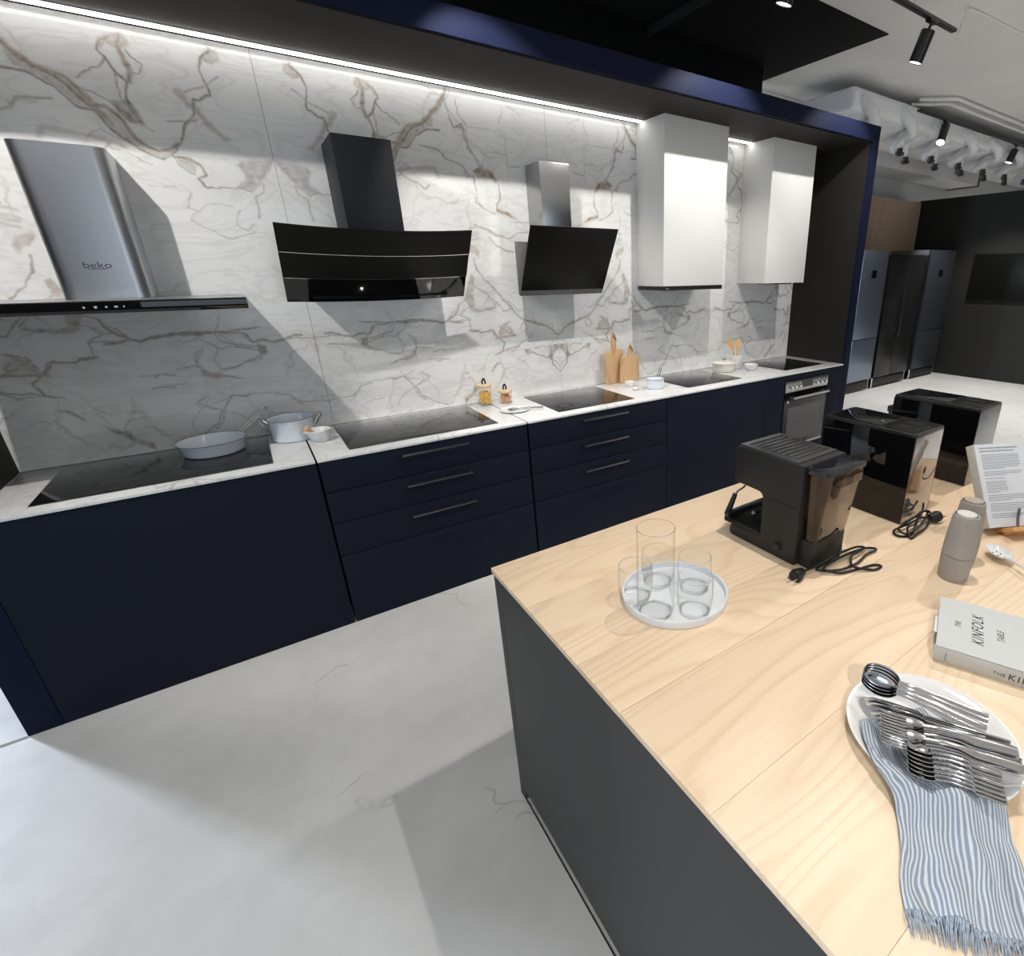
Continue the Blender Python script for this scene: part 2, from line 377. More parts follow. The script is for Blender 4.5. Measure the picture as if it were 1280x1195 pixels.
# marble wall: book-matched slabs (vein strength and tint are stored per vertex)
VEINS = [[.014,.8,.7,[[.785,2.526],[.765,2.489],[.731,2.464],[.683,2.447],[.643,2.415],[.613,2.379],[.597,2.354],[.55,2.354],[.512,2.318],[.496,2.284],[.48,2.249],[.449,2.223],[.412,2.212],[.376,2.224],[.346,2.246]]],[.006,.8,.3,[[.81,2.444],[.779,2.443],[.735,2.435],[.689,2.407],[.655,2.373],[.623,2.344],[.585,2.335],[.562,2.29],[.534,2.257],[.508,2.239],[.484,2.212],[.45,2.193],[.414,2.178],[.376,2.197],[.344,2.243]]],[0,.42,.45,[[.786,2.522],[.767,2.483],[.733,2.458],[.685,2.44],[.645,2.408],[.615,2.372],[.599,2.347],[.552,2.347],[.514,2.31],[.498,2.276],[.482,2.242],[.451,2.216],[.414,2.204],[.378,2.216],[.347,2.242],[.376,2.197],[.414,2.18],[.45,2.195],[.483,2.216],[.507,2.242],[.533,2.261],[.561,2.293],[.584,2.339],[.622,2.347],[.654,2.376],[.688,2.411],[.734,2.438],[.775,2.456],[.794,2.496]]],[0,.7,.4,[[.532,2.378],[.468,2.388],[.445,2.334],[.441,2.302],[.49,2.306],[.518,2.338]]],[.005,.7,.1,[[.606,2.444],[.576,2.473],[.529,2.494],[.5,2.526],[.514,2.55],[.508,2.591],[.47,2.605]]],[.007,.8,.2,[[.5,2.526],[.483,2.489],[.451,2.454],[.475,2.387],[.472,2.352],[.456,2.318]]],[.004,.7,.1,[[.48,2.49],[.489,2.447],[.492,2.391]]],[.012,.75,.6,[[.444,2.455],[.433,2.484],[.442,2.53],[.447,2.556],[.457,2.588],[.438,2.611]]],[.004,.7,.2,[[.433,2.484],[.411,2.488],[.394,2.525],[.427,2.54],[.429,2.567]]],[0,.5,.9,[[.511,2.603],[.428,2.627],[.41,2.584],[.454,2.555],[.469,2.566],[.488,2.582],[.511,2.538],[.516,2.563]]],[.006,.8,.4,[[.139,2.63],[.168,2.596],[.2,2.546],[.197,2.503],[.188,2.453],[.222,2.429],[.247,2.425],[.256,2.375],[.294,2.332],[.333,2.259],[.347,2.242]]],[0,.6,.8,[[.151,2.634],[.117,2.634],[.122,2.597],[.153,2.569],[.18,2.572]]],[.004,.6,.2,[[.293,2.336],[.321,2.335],[.357,2.324]]],[.004,.6,.2,[[.292,2.34],[.253,2.346]]],[.004,.6,.1,[[.454,2.3],[.419,2.286]]],[.004,.6,.2,[[.619,2.419],[.577,2.405],[.532,2.378],[.508,2.332]]],[.009,.75,.7,[[.37,2.194],[.33,2.19],[.285,2.171],[.273,2.132],[.307,2.113],[.285,2.082],[.243,2.077]]],[.003,.7,.3,[[.243,2.077],[.174,2.083]]],[.005,.6,.7,[[.365,2.187],[.347,2.149],[.324,2.128],[.316,2.16],[.353,2.18]]],[0,.4,.7,[[.363,2.195],[.313,2.2],[.278,2.172],[.318,2.152],[.331,2.127],[.359,2.156]]],[.003,.5,.3,[[.353,2.053],[.373,1.986],[.339,1.98],[.372,1.937],[.314,1.905],[.248,1.864],[.143,1.894]]],[.003,.4,.3,[[.338,1.984],[.289,2.008],[.213,2.012]]],[.003,.45,.5,[[.186,1.997],[.21,1.927],[.177,1.902],[.139,1.93]]],[0,.55,.9,[[.945,1.852],[.897,1.884],[.89,1.862],[.917,1.816],[.958,1.793],[.967,1.815]]],[.012,.3,.5,[[.956,1.961],[.93,1.956],[.911,1.95]]],[.012,.3,.5,[[.963,1.935],[.938,1.931],[.918,1.925]]],[.012,.3,.5,[[.967,1.924],[.941,1.92],[.922,1.914]]],[.012,.3,.5,[[.973,1.903],[.948,1.898],[.928,1.891]]],[.012,.4,.9,[[.722,2.255],[.652,2.243],[.58,2.244],[.527,2.214]]],[.006,.4,.8,[[.58,2.244],[.572,2.209],[.544,2.198]]],[.003,.4,.4,[[.527,2.192],[.489,2.166],[.453,2.155]]],[.003,.4,.3,[[.487,2.075],[.429,2.067],[.393,2.074]]],[.005,.4,.2,[[.822,2.334],[.822,2.301],[.852,2.304]]],[.005,.35,.2,[[.816,2.322],[.782,2.346],[.745,2.346]]],[.018,.7,.75,[[.873,2.648],[.841,2.579],[.778,2.514],[.728,2.461],[.642,2.44],[.605,2.398],[.587,2.35],[.548,2.299]]],[.005,.75,.4,[[.862,2.61],[.869,2.545],[.893,2.473],[.951,2.49],[.964,2.453],[.963,2.403],[.982,2.365],[1.01,2.308],[1.042,2.269],[1.115,2.202]]],[.004,.6,.3,[[.921,2.6],[.929,2.535],[.97,2.497],[.971,2.463]]],[.008,.5,.2,[[.702,2.363],[.787,2.354],[.825,2.309],[.891,2.296],[.924,2.279],[.953,2.23]]],[.004,.6,.3,[[.977,2.232],[.993,2.171],[.984,2.096],[1.041,2.056],[1.096,2.037]]],[.006,.6,.4,[[.557,2.234],[.621,2.182],[.702,2.149],[.716,2.17]]],[.003,.4,.3,[[.621,2.182],[.705,2.099]]],[.012,.35,.6,[[.578,2.236],[.684,2.246],[.761,2.253],[.778,2.215]]],[.006,.55,.7,[[.061,2.11],[.071,2.075],[.109,2.051],[.106,1.996],[.116,1.959]]],[.004,.6,.4,[[.114,2.078],[.121,2.069],[.159,2.081],[.212,2.08]]],[0,.45,.4,[[-.006,2.22],[.024,2.21],[.131,2.203],[.145,2.187],[.132,2.124],[.186,2.083],[.113,2.073],[.076,2.102],[.05,2.135],[.023,2.167]]],[0,.85,1,[[.976,2.264],[1.044,2.301],[1.103,2.26],[1.134,2.199],[1.09,2.227],[.999,2.235]]],[0,.85,1,[[1.101,2.074],[1.177,2.053],[1.233,2.013],[1.155,2.035],[1.098,2.049]]],[.004,.6,.4,[[.964,2.377],[1.002,2.328],[1.043,2.293]]],[.005,.7,.5,[[1.134,2.199],[1.13,2.117],[1.103,2.09],[1.1,2.066]]],[.003,.6,.3,[[.975,2.225],[.991,2.172],[.976,2.091],[1.078,2.04]]],[.005,.3,.1,[[.977,2.482],[1.083,2.481],[1.166,2.488],[1.2,2.45],[1.2,2.364]]],[.006,.3,.2,[[1.088,2.368],[1.2,2.364],[1.204,2.309],[1.282,2.308]]],[.005,.5,.4,[[.926,2.259],[.935,2.222],[.972,2.233]]],[.005,.35,.3,[[1.17,2.522],[1.194,2.571],[1.189,2.607]]],[.005,.35,.3,[[1.227,2.613],[1.31,2.587]]],[0,.8,.8,[[.89,2.471],[.935,2.491],[.971,2.466],[.908,2.473]]],[.005,.7,.3,[[.95,2.471],[.952,2.42],[.967,2.403],[.963,2.369]]],[.008,.5,.5,[[.948,1.976],[1.066,1.93],[1.161,1.899],[1.236,1.944],[1.299,1.947]]],[.009,.6,.8,[[1.043,1.904],[1.086,1.854],[1.184,1.829]]],[0,.5,.9,[[.921,1.867],[.967,1.826],[.963,1.792],[.919,1.817]]],[.006,.4,.4,[[1.202,2.003],[1.304,2.004]]],[0,.55,.75,[[.895,1.703],[.916,1.686],[.912,1.615],[.896,1.563],[.898,1.5],[.954,1.479],[1.037,1.503],[.933,1.471],[.867,1.483],[.838,1.556],[.867,1.634]]],[.006,.7,.5,[[.928,1.781],[.936,1.729],[.977,1.667],[1.038,1.604],[1.093,1.547],[1.157,1.469],[1.216,1.409],[1.28,1.39],[1.368,1.36],[1.435,1.325],[1.491,1.275]]],[.012,.5,.8,[[1.038,1.604],[1.093,1.547],[1.157,1.469],[1.216,1.409]]],[.012,.5,.8,[[1.281,1.4],[1.346,1.371]]],[.007,.55,.8,[[.913,1.624],[.986,1.587],[1.038,1.512]]],[.005,.6,.6,[[1.023,1.558],[1.084,1.473],[1.148,1.479]]],[.004,.5,.5,[[1.112,1.537],[1.21,1.467]]],[.005,.6,.4,[[.829,1.485],[.807,1.459],[.86,1.429],[.852,1.365],[.938,1.349],[.999,1.355],[1.035,1.304],[1.071,1.253],[1.056,1.214],[1.002,1.195]]],[.008,.6,.8,[[1.035,1.304],[1.098,1.309],[1.134,1.346],[1.085,1.378],[1.038,1.333]]],[.005,.5,.5,[[1.067,1.213],[1.131,1.208],[1.191,1.262],[1.272,1.306]]],[.004,.5,.6,[[1.189,1.361],[1.215,1.399],[1.244,1.358],[1.208,1.331],[1.188,1.352]]],[0,.7,1,[[1.209,1.221],[1.253,1.217],[1.261,1.185],[1.216,1.18]]],[.006,.75,.6,[[1.261,1.185],[1.351,1.156],[1.408,1.13],[1.416,1.086],[1.48,1.036]]],[0,.7,.45,[[1.392,1.225],[1.487,1.228],[1.488,1.212],[1.436,1.18],[1.42,1.139],[1.407,1.119],[1.374,1.154],[1.4,1.183]]],[.005,.5,.7,[[1.287,1.214],[1.334,1.23],[1.379,1.216],[1.386,1.153]]],[.003,.5,.3,[[1.368,1.36],[1.426,1.366],[1.423,1.326]]],[.004,.7,.2,[[1.417,1.244],[1.492,1.264]]],[.004,.4,.2,[[1.158,1.155],[1.201,1.14],[1.23,1.085]]],[.006,.5,.7,[[.721,1.445],[.754,1.479],[.796,1.522],[.847,1.546]]],[.004,.3,.3,[[.912,1.13],[.95,1.195],[1.033,1.285]]],[.007,.4,.7,[[.97,1.094],[1.028,1.148]]],[.006,.3,.6,[[.662,.916],[.714,.978],[.76,1.031]]],[.004,.6,.4,[[1.42,1.128],[1.478,1.058]]],[.004,.6,.4,[[1.481,1.112],[1.444,1.137]]],[.009,.65,.35,[[.051,1.408],[.174,1.383],[.265,1.382],[.294,1.425],[.392,1.441],[.515,1.445],[.617,1.439],[.687,1.429],[.809,1.416]]],[.006,.6,.2,[[.373,1.519],[.412,1.428],[.395,1.396],[.303,1.357],[.237,1.34]]],[0,.6,.3,[[.219,1.353],[.263,1.371],[.253,1.316],[.292,1.296],[.232,1.312]]],[.006,.55,.3,[[.253,1.316],[.332,1.281],[.438,1.253],[.504,1.235],[.423,1.225],[.354,1.215]]],[0,.6,.4,[[.432,1.248],[.506,1.247],[.491,1.224],[.433,1.218]]],[.004,.5,.2,[[.444,1.288],[.427,1.254]]],[.005,.55,.4,[[.504,1.235],[.514,1.294],[.581,1.276]]],[.004,.5,.3,[[.514,1.294],[.511,1.353],[.491,1.366]]],[.007,.25,.2,[[.572,1.216],[.692,1.204]]],[.004,.35,.3,[[.628,1.272],[.738,1.262]]],[.007,.6,.5,[[.349,1.12],[.417,1.124],[.465,1.057],[.504,1.001],[.557,.955],[.652,.914]]],[.004,.5,.4,[[.417,1.124],[.48,1.153]]],[.004,.5,.5,[[.465,1.057],[.552,1.083],[.568,1.106],[.524,1.136]]],[.004,.4,.2,[[.128,1.031],[.182,1.094],[.263,1.131],[.373,1.129]]],[.004,.4,.3,[[.474,1.043],[.402,1.028],[.356,.96]]],[.005,.3,.3,[[.186,.998],[.287,1.02]]],[.006,.55,.3,[[.257,1.39],[.172,1.383],[.118,1.389],[-.01,1.39],[-.124,1.382]]],[0,.5,.3,[[.261,1.37],[.23,1.358],[.211,1.325],[.262,1.289],[.279,1.291],[.245,1.328]]],[.005,.45,.1,[[.233,1.106],[.18,1.098],[.127,1.046],[.031,1.043],[-.032,1.01],[-.116,1.021]]],[.004,.35,.1,[[-.051,1.091],[-.024,1.076],[.08,1.05]]],[.005,.5,.2,[[.216,1.451],[.318,1.445],[.276,1.382]]],[0,.6,.4,[[1.042,1.51],[.961,1.489],[.908,1.485],[.872,1.525],[.849,1.498],[.868,1.474],[.96,1.472],[1.036,1.49]]],[.005,.6,.3,[[.849,1.498],[.814,1.487],[.796,1.46],[.731,1.455]]],[.01,.65,.3,[[.798,1.521],[.768,1.467],[.723,1.437],[.686,1.421],[.575,1.444],[.465,1.436],[.395,1.441],[.243,1.45]]],[.004,.5,.3,[[.857,1.425],[.785,1.428],[.724,1.432]]],[.005,.5,.2,[[.386,1.478],[.397,1.431],[.338,1.378],[.262,1.366]]],[.005,.5,.2,[[.471,1.413],[.413,1.365],[.267,1.362]]],[.005,.5,.2,[[.418,1.375],[.442,1.308],[.421,1.266],[.344,1.278],[.279,1.292]]],[0,.6,.3,[[.52,1.277],[.464,1.251],[.425,1.247],[.405,1.229],[.439,1.223],[.499,1.235]]],[.004,.5,.1,[[.595,1.276],[.502,1.285],[.494,1.255]]],[.004,.5,.1,[[.429,1.232],[.343,1.212]]],[.005,.5,.1,[[.517,1.287],[.498,1.334],[.478,1.37]]],[.005,.5,.1,[[.68,1.257],[.656,1.269],[.608,1.253]]],[.005,.5,.1,[[.695,1.202],[.614,1.201]]],[.01,.6,.5,[[1.151,1.314],[1.111,1.335],[1.051,1.362],[1.063,1.38],[1.114,1.402]]],[.009,.65,.5,[[1.151,1.314],[1.077,1.314],[1.034,1.3],[.999,1.339],[.981,1.359],[.922,1.348],[.886,1.367],[.841,1.367]]],[.014,.5,.6,[[1.097,1.383],[1.046,1.319],[1.014,1.306]]],[0,.35,.7,[[1.134,1.37],[1.086,1.382],[1.044,1.327],[1.012,1.315],[1.028,1.299],[1.107,1.309],[1.151,1.314]]],[.006,.65,.1,[[1.034,1.3],[1.067,1.269],[1.056,1.224],[.998,1.193]]],[.005,.6,.1,[[1.171,1.249],[1.12,1.228],[1.057,1.22]]],[.008,.6,.2,[[1.025,1.142],[1.002,1.134],[.962,1.095]]],[0,.6,.4,[[.921,1.054],[.86,1.028],[.805,.973],[.761,.944],[.767,.909],[.799,.941],[.845,.981],[.89,1.019]]],[.005,.5,.2,[[.923,1.14],[.897,1.117],[.867,1.102]]],[.004,.4,.2,[[.912,1.11],[.886,1.058],[.86,1.028]]],[.006,.5,.2,[[.523,1.138],[.555,1.102],[.456,1.05],[.482,1.007],[.519,.971]]],[.006,.4,.2,[[.502,1.094],[.414,1.122],[.315,1.129]]],[.006,.5,.4,[[.137,2.524],[.201,2.478],[.279,2.447]]],[.02,.5,.8,[[.299,2.449],[.235,2.367],[.167,2.284]]]]
def vnoise(x, y, sc, seed):
    rs = np.random.RandomState(seed); T = rs.rand(64, 64); x = x * sc; y = y * sc
    xi = np.floor(x).astype(int); yi = np.floor(y).astype(int); fx = x - xi; fy = y - yi
    fx = fx * fx * (3 - 2 * fx); fy = fy * fy * (3 - 2 * fy)
    g = lambda a, b: T[a % 64, b % 64]
    return (g(xi, yi) * (1 - fx) + g(xi + 1, yi) * fx) * (1 - fy) + (g(xi, yi + 1) * (1 - fx) + g(xi + 1, yi + 1) * fx) * fy
NU, NZ = 330, 396
uu, zz = np.meshgrid(np.linspace(0, 1.47, NU + 1), np.linspace(.9, TZ, NZ + 1), indexing='ij')
wu = uu + (vnoise(uu, zz, 22, 1) - .5) * .013 + (vnoise(uu, zz, 60, 2) - .5) * .006
wz = zz + (vnoise(uu, zz, 22, 3) - .5) * .013 + (vnoise(uu, zz, 60, 4) - .5) * .006
wm = .55 + 1.0 * vnoise(uu, zz, 16, 5)
ST = np.zeros_like(uu); BR = np.zeros_like(uu)
for (w, s, b, pts) in VEINS:
    P = np.array(pts)
    mrg = .06; x0, y0 = P.min(0) - mrg; x1, y1 = P.max(0) + mrg
    sel = (uu > x0) & (uu < x1) & (zz > y0) & (zz < y1)
    if not sel.any(): continue
    px, pz = wu[sel], wz[sel]; d = np.full(px.shape, 9.)
    Q = P if w else np.vstack([P, P[:1]])
    for a, c in zip(Q[:-1], Q[1:]):
        e = c - a; L2 = (e ** 2).sum() + 1e-12; t = np.clip(((px - a[0]) * e[0] + (pz - a[1]) * e[1]) / L2, 0, 1)
        d = np.minimum(d, np.hypot(px - a[0] - t * e[0], pz - a[1] - t * e[1]))
    if w:
        ww = w * wm[sel] * .62
        v = s * np.clip(1.35 - d / ww, 0, 1) + s * .16 * np.exp(-d / (w * 1.8))
    else:
        ins = np.zeros(px.shape, bool)
        for a, c in zip(Q[:-1], Q[1:]):
            cr = ((a[1] > pz) != (c[1] > pz)) & (px < (c[0] - a[0]) * (pz - a[1]) / (c[1] - a[1] + 1e-12) + a[0]); ins ^= cr
        sd = np.where(ins, d, -d); v = s * np.clip(.35 + sd / .010, 0, 1) * (.55 + .75 * vnoise(px, pz, 45, 9)) + s * .1 * np.exp(-d / .02)
    o = ST[sel]; k = v > o; BR[sel] = np.where(k, b, BR[sel]); ST[sel] = np.maximum(o, v)
BR = np.clip(BR + (vnoise(uu, zz, 12, 6) - .5) * .4, 0, 1)
def slab_mesh(umax):
    n = min(NU, int(round(umax / 1.47 * NU)) ); U = uu[:n + 1]; Zz = zz[:n + 1]; w = NZ + 1
    U = U * (umax / U[-1, 0]) if n == NU or True else U
    vs = np.stack([U.ravel(), np.zeros(U.size), Zz.ravel()], 1)
    i, j = np.meshgrid(np.arange(n), np.arange(NZ), indexing='ij'); a = (i * w + j).ravel()
    fs = np.stack([a, a + w, a + w + 1, a + 1], 1)
    # a 6 mm deep rim so that the joints show
    me = bpy.data.meshes.new('marble_slab')
    N = len(vs); ring = [0, n * w, n * w + NZ, NZ]
    back = vs[ring] + np.array([0, .012, 0]); vs = np.vstack([vs, back])
    quads = fs.tolist() + [[N, N + 1, N + 2, N + 3]]
    edge = [list(range(0, n * w + 1, w)), [n * w + k for k in range(NZ + 1)], list(range(n * w + NZ, NZ - 1, -w)), list(range(NZ, -1, -1))]
    for k, e in enumerate(edge): quads.append(e + [N + (k + 1) % 4, N + k])
    me.from_pydata(vs.tolist(), [], quads)
    ca = me.color_attributes.new('vein', 'FLOAT_COLOR', 'POINT')
    A = np.zeros((len(vs), 4), np.float32); A[:, 3] = 1; A[:N, 0] = ST[:n + 1].ravel(); A[:N, 1] = BR[:n + 1].ravel()
    ca.data.foreach_set('color', A.ravel()); me.materials.append(MARBLE); return me
wb = bpy.data.objects.new('wall_niche', None); COL.objects.link(wb); wb['kind'] = 'structure'
put('backing', MB().box(X0, X1, DW + .012, DW + .10, .86, TZ), BLKW, wb)
G = .0008
full = slab_mesh(1.47 - 2 * G)
for me, x, sx in ((slab_mesh(1.225 - G), .45 - G, -1), (full, .45 + G, 1), (full, 3.39 - G, -1), (slab_mesh(X1 - 3.39 - G), 3.39 + G, 1)):
    o = bpy.data.objects.new('marble_slab', me); COL.objects.link(o); o.parent = wb; o.location = (x, DW, 0); o.scale = (sx, 1, 1)

# navy portal round the niche, black inside
fr = thing('niche_portal', 'navy blue portal frame around the marble kitchen niche, black-brown inside', 'frame', (XO0, 0, 0))
put('left_post', MB().box(XO0, X0, 0, .75, 0, TZ), NAVYF, fr, .0015)
put('right_post', MB().box(X1, XO1, 0, .75, 0, TZ), NAVYF, fr, .0015)
put('top_beam', MB().box(XO0, XO1, 0, .75, TZ, TO), NAVYF, fr, .0015)
put('lining_panel', MB().box(X0 + .0005, X0 + .006, .02, DW - .001, .901, TZ - .007), NICHE, fr, label='black-brown inner lining at the left end')
put('lining_panel', MB().box(X1 - .006, X1 - .0005, .02, DW - .001, .901, TZ - .007), NICHE, fr, label='black-brown inner lining at the right end')
put('soffit_panel', MB().box(X0 + .0005, X1 - .0005, .02, DW - .001, TZ - .006, TZ - .0005), NICHE, fr, label='black-brown panel overhead inside the niche')

# led light strips
for a, b, lab in ((X0 + .01, 2.612, 'long glowing LED strip overhead at the back of the niche'), (3.219, 3.701, 'short glowing LED strip between the two white boxed hoods')):
    t = thing('led_strip', lab, 'light', (a, .58, TZ - .012))
    put('diffuser', MB().box(a, b, .560, .584, TZ - .0165, TZ - .0068), LED, t)
    put('profile', MB().box(a, b, .554, .5595, TZ - .009, TZ - .0068).box(a, b, .5845, .590, TZ - .009, TZ - .0068), STEELD, t)

# ------------------------------------------------------------------ base units
FT = .022
def unit(x0, x1, label):
    t = thing('base_cabinet', label, 'cabinet', (x0, 0, 0), 'navy base cabinets under the marble worktop')
    put('carcass', MB().box(x0 + .002, x1 - .002, FT + .003, .64, .0, .886), BLK, t)
    return t
t = unit(X0, .286, 'navy base cabinet with one wide plain front, leftmost, under the hob with the frying pan')
put('front_panel', MB().box(X0 + .002, .286, 0, FT, .001, .886), NAVY, t, .001)
ZS = [(.7325, .886), (.5685, .7285), (.3915, .5645), (.001, .3875)]
for x0, x1, lab in ((.294, 1.3385, 'navy four-drawer cabinet with three steel bar handles beneath the curved-hood hob'), (1.3475, 2.3895, 'navy four-drawer cabinet with three dark bar handles right of the storage jars')):
    t = unit(x0, x1, lab)
    for k, (a, b) in enumerate(ZS):
        d = put('drawer', MB().box(x0 + .002, x1 - .002, 0, FT, a, b), NAVY, t, .001)
        if k < 3:
            hx0 = .65 if x0 < 1 else 1.70; hx1 = hx0 + .335; hz = (.852, .687, .517)[k]
            mb = MB().box(hx0, hx1, -.040, -.030, hz - .005, hz + .005)
            for hx in (hx0 + .001, hx1 - .011): mb.box(hx, hx + .010, -.031, 0.0, hz - .005, hz + .005)
            put('handle', mb, STEELD if x0 < 1 else STEELD, d, .001, label='brushed steel bar handle' if x0 < 1 else 'dark steel bar handle')
t = unit(2.3925, 3.429, 'navy base cabinet with one wide plain front between the drawers and the oven')
put('front_panel', MB().box(2.3925, 3.429, 0, FT, .001, .886), NAVY, t, .001)
t = unit(3.432, 3.66, 'narrow navy filler cabinet just left of the built-in oven')
put('front_panel', MB().box(3.432, 3.661, 0, FT, .001, .886), NAVY, t, .001)
t = thing('oven_housing', 'navy cabinet that holds the built-in oven at the right end', 'cabinet', (3.663, 0, 0), 'navy base cabinets under the marble worktop')
put('carcass', MB().box(3.665, 4.49, .60, .64, 0, .886).box(3.665, 3.675, FT + .003, .60, 0, .886).box(4.28, 4.49, FT + .003, .60, 0, .886), BLK, t)
put('top_rail', MB().box(3.664, 4.285, 0, FT, .838, .886), NAVY, t, .001)
put('lower_panel', MB().box(3.664, 4.285, 0, FT, .001, .232), NAVY, t, .001)
put('side_rail', MB().box(3.664, 3.671, 0, FT, .235, .836), NAVY, t, .0005)
put('side_rail', MB().box(4.267, 4.285, 0, FT, .235, .836), NAVY, t, .0005)
put('side_panel', MB().box(4.287, 4.492, 0, FT, .001, .886), NAVY, t, .001)
# oven
t = thing('built_in_oven', 'steel and black glass built-in oven with knobs, at the right end of the kitchen', 'oven', (3.97, 0, .235))
put('body', MB().box(3.68, 4.262, .02, .58, .237, .835), BLK, t)
p = put('control_panel', MB().box(3.674, 4.264, -.008, .02, .738, .834), STEELV, t, .002)
put('display', MB().box(3.892, 4.042, -.010, -.0075, .762, .820), BGL, p)
for kx in (3.735, 3.79, 3.85, 4.09, 4.15, 4.21):
    kn = put('knob', MB().cyl((kx, -.008, .785), (kx, -.032, .785), .017, .015, 20), CHR, p, .001)
put('vent_gap', MB().box(3.676, 4.262, .004, .012, .722, .738), BLK, t)
d = put('door', MB().box(3.674, 4.264, -.006, .018, .262, .72), BGL, t, .002)
put('door_window', MB().box(3.73, 4.21, -.0075, -.0055, .30, .60), plain('oven_window_glass', (.05, .05, .048), .06, spec=.6), d)
mb = MB().box(3.735, 4.24, -.055, -.040, .684, .706)
for hx in (3.74, 4.215): mb.box(hx, hx + .02, -.042, -.005, .687, .703)
put('handle', mb, STEELV, d, .003)
put('badge', MB().cyl((3.72, -.0065, .655), (3.72, -.0078, .655), .011, n=20), WHT, d, label='round white sticker')
put('bottom_trim', MB().box(3.674, 4.264, -.006, .018, .236, .258), STEELV, t, .001)

# worktops, one per module with visible joints
for x0, x1, lab in ((X0 + .007, .286, 'marble worktop slab under the frying pan hob at the left end'), (.294, 1.3385, 'marble worktop slab carrying the wide hob below the curved black hood'), (1.3475, X1 - .007, 'long marble worktop slab from the small plate to the right end')):
    wt = put('worktop', MB().box(x0, x1, -.004, DW - .001, .8875, .8995), MARBLE_TOP, None, .0012, loc=(x0, 0, .8875))
    tag(wt, lab, 'worktop', 'marble worktops of the kitchen niche')

# ------------------------------------------------------------------ hobs
def hob(x0, x1, y0, y1, rings, lab):
    t = thing('induction_hob', lab, 'hob', ((x0 + x1) / 2, (y0 + y1) / 2, .8995), 'black glass hobs in the worktop')
    put('trim', MB().box(x0, x1, y0, y1, .8998, .9022), STEELD, t, .0006)
    g = put('glass_top', MB().box(x0 + .003, x1 - .003, y0 + .003, y1 - .003, .9000, .9034), HOBG, t, .0006)
    mb = MB()
    for (a, b, r) in rings:
        n = 48
        cx, cy = x0 + (x1 - x0) * a, y0 + (y1 - y0) * b
        vs = []; fs = []
        for i in range(n):
            c, s_ = math.cos(2 * PI * i / n), math.sin(2 * PI * i / n)
            vs += [(cx + r * c, cy + r * s_, .90345), (cx + (r + .0012) * c, cy + (r + .0012) * s_, .90345)]
            fs.append((2 * i, 2 * i + 1, (2 * i + 3) % (2 * n), (2 * i + 2) % (2 * n)))
        mb.add(vs, fs)
    put('cooking_zone_marks', mb, plain('zone_print', (.035, .035, .035), .3), t)
RN = [(.2, .3, .09), (.2, .72, .075), (.8, .3, .075), (.8, .72, .09), (.5, .5, .11)]
R4 = [(.26, .3, .09), (.26, .73, .075), (.74, .3, .075), (.74, .73, .09)]
hob(-.63, .132, .078, .590, RN, 'wide black glass hob under the steel hood, frying pan on it')
hob(.439, 1.203, .077, .587, RN, 'wide black glass hob under the curved black hood')
hob(1.593, 2.170, .078, .598, R4, 'black glass hob under the tilted black glass hood')
hob(2.680, 3.257, .11, .585, R4, 'black glass hob under the left white boxed hood')
hob(3.800, 4.335, .108, .600, R4, 'black glass hob above the built-in oven')

# ------------------------------------------------------------------ hoods
# 1 steel chimney hood
t = thing('chimney_hood', 'brushed steel chimney hood with flat black glass strip, leftmost', 'hood', (-.25, .644, 1.567))
cx0, cx1, cy = -.385, -.120, .378; r = .045
pts = [(cx0, DW - .001), (cx0, cy + r)] + [(cx0 + r - r * math.cos(a), cy + r - r * math.sin(a)) for a in [PI / 2 * k / 8 for k in range(1, 9)]]
pts += [(cx1 - r + r * math.sin(a), cy + r - r * math.cos(a)) for a in [PI / 2 * k / 8 for k in range(0, 9)]] + [(cx1, DW - .001)]
ch = put('chimney', MB().prism(pts, 'z', 1.6145, 2.165), STEEL, t, ang=50)
text('logo', 'beko', .034, INK, ch, frame(Vector((-.253, cy - .0006, 1.742)) - wloc(ch), (1, 0, 0), (0, 0, 1)), sx=1.25)
put('logo_underline', MB().box(-.283, -.225, cy - .0012, cy, 1.727, 1.7295), INK, ch)
put('canopy', MB().box(-.697, .193, .152, DW - .001, 1.572, 1.614), STEEL, t, .003)
gs = put('glass_strip', MB().box(-.698, .195, .144, .1515, 1.570, 1.6145), BGL, t, .001)
put('touch_symbols', MB().box(-.30, -.294, .1434, .1438, 1.59, 1.596).box(-.27, -.262, .1434, .1438, 1.589, 1.597).box(-.24, -.234, .1434, .1438, 1.59, 1.596).box(-.215, -.205, .1434, .1438, 1.59, 1.596).box(-.19, -.186, .1434, .1438, 1.59, 1.596), LGREY, gs)
put('grease_filter', MB().box(-.64, -.26, .19, .60, 1.569, 1.5718).box(-.245, .14, .19, .60, 1.569, 1.5718), STEELD, t)

# 2 curved black glass hood with three glass bands
t = thing('curved_hood', 'wide curved black glass hood with three glass bands and tall navy-black chimney', 'hood', (.795, .644, 1.578))
put('chimney', MB().box(.665, .922, .34, DW - .001, 1.862, 2.305), plain('black_chimney_metal', (.009, .010, .014), .5, 0, spec=.25, var=.05), t, .002)
A0 = Vector((.795, .245, 1.922)); B0 = Vector((.795, .490, 1.580)); dn = (B0 - A0); Lp = dn.length; dn.normalize()
nrm = Vector((0, dn.z, -dn.y))     # leans out over the worktop and faces down-forward
if nrm.y > 0: nrm = -nrm
HW = .437
def band(s0, s1, lift, mat, name='glass_band', lab=None):
    def f(u, v):
        x = (u * 2 - 1) * HW
        b = (.032 - .016 * (s0 + (s1 - s0) * v) / Lp) * (1 - (x / HW) ** 2)
        return A0 + Vector((x, 0, 0)) + dn * (s0 + (s1 - s0) * v) + nrm * (b + lift)
    return put(name, MB().surf(f, 28, 2, .005), mat, t, label=lab, ang=30)
band(0, Lp * .328, .012, BGLM); band(Lp * .338, Lp * .664, .006, BGLM)
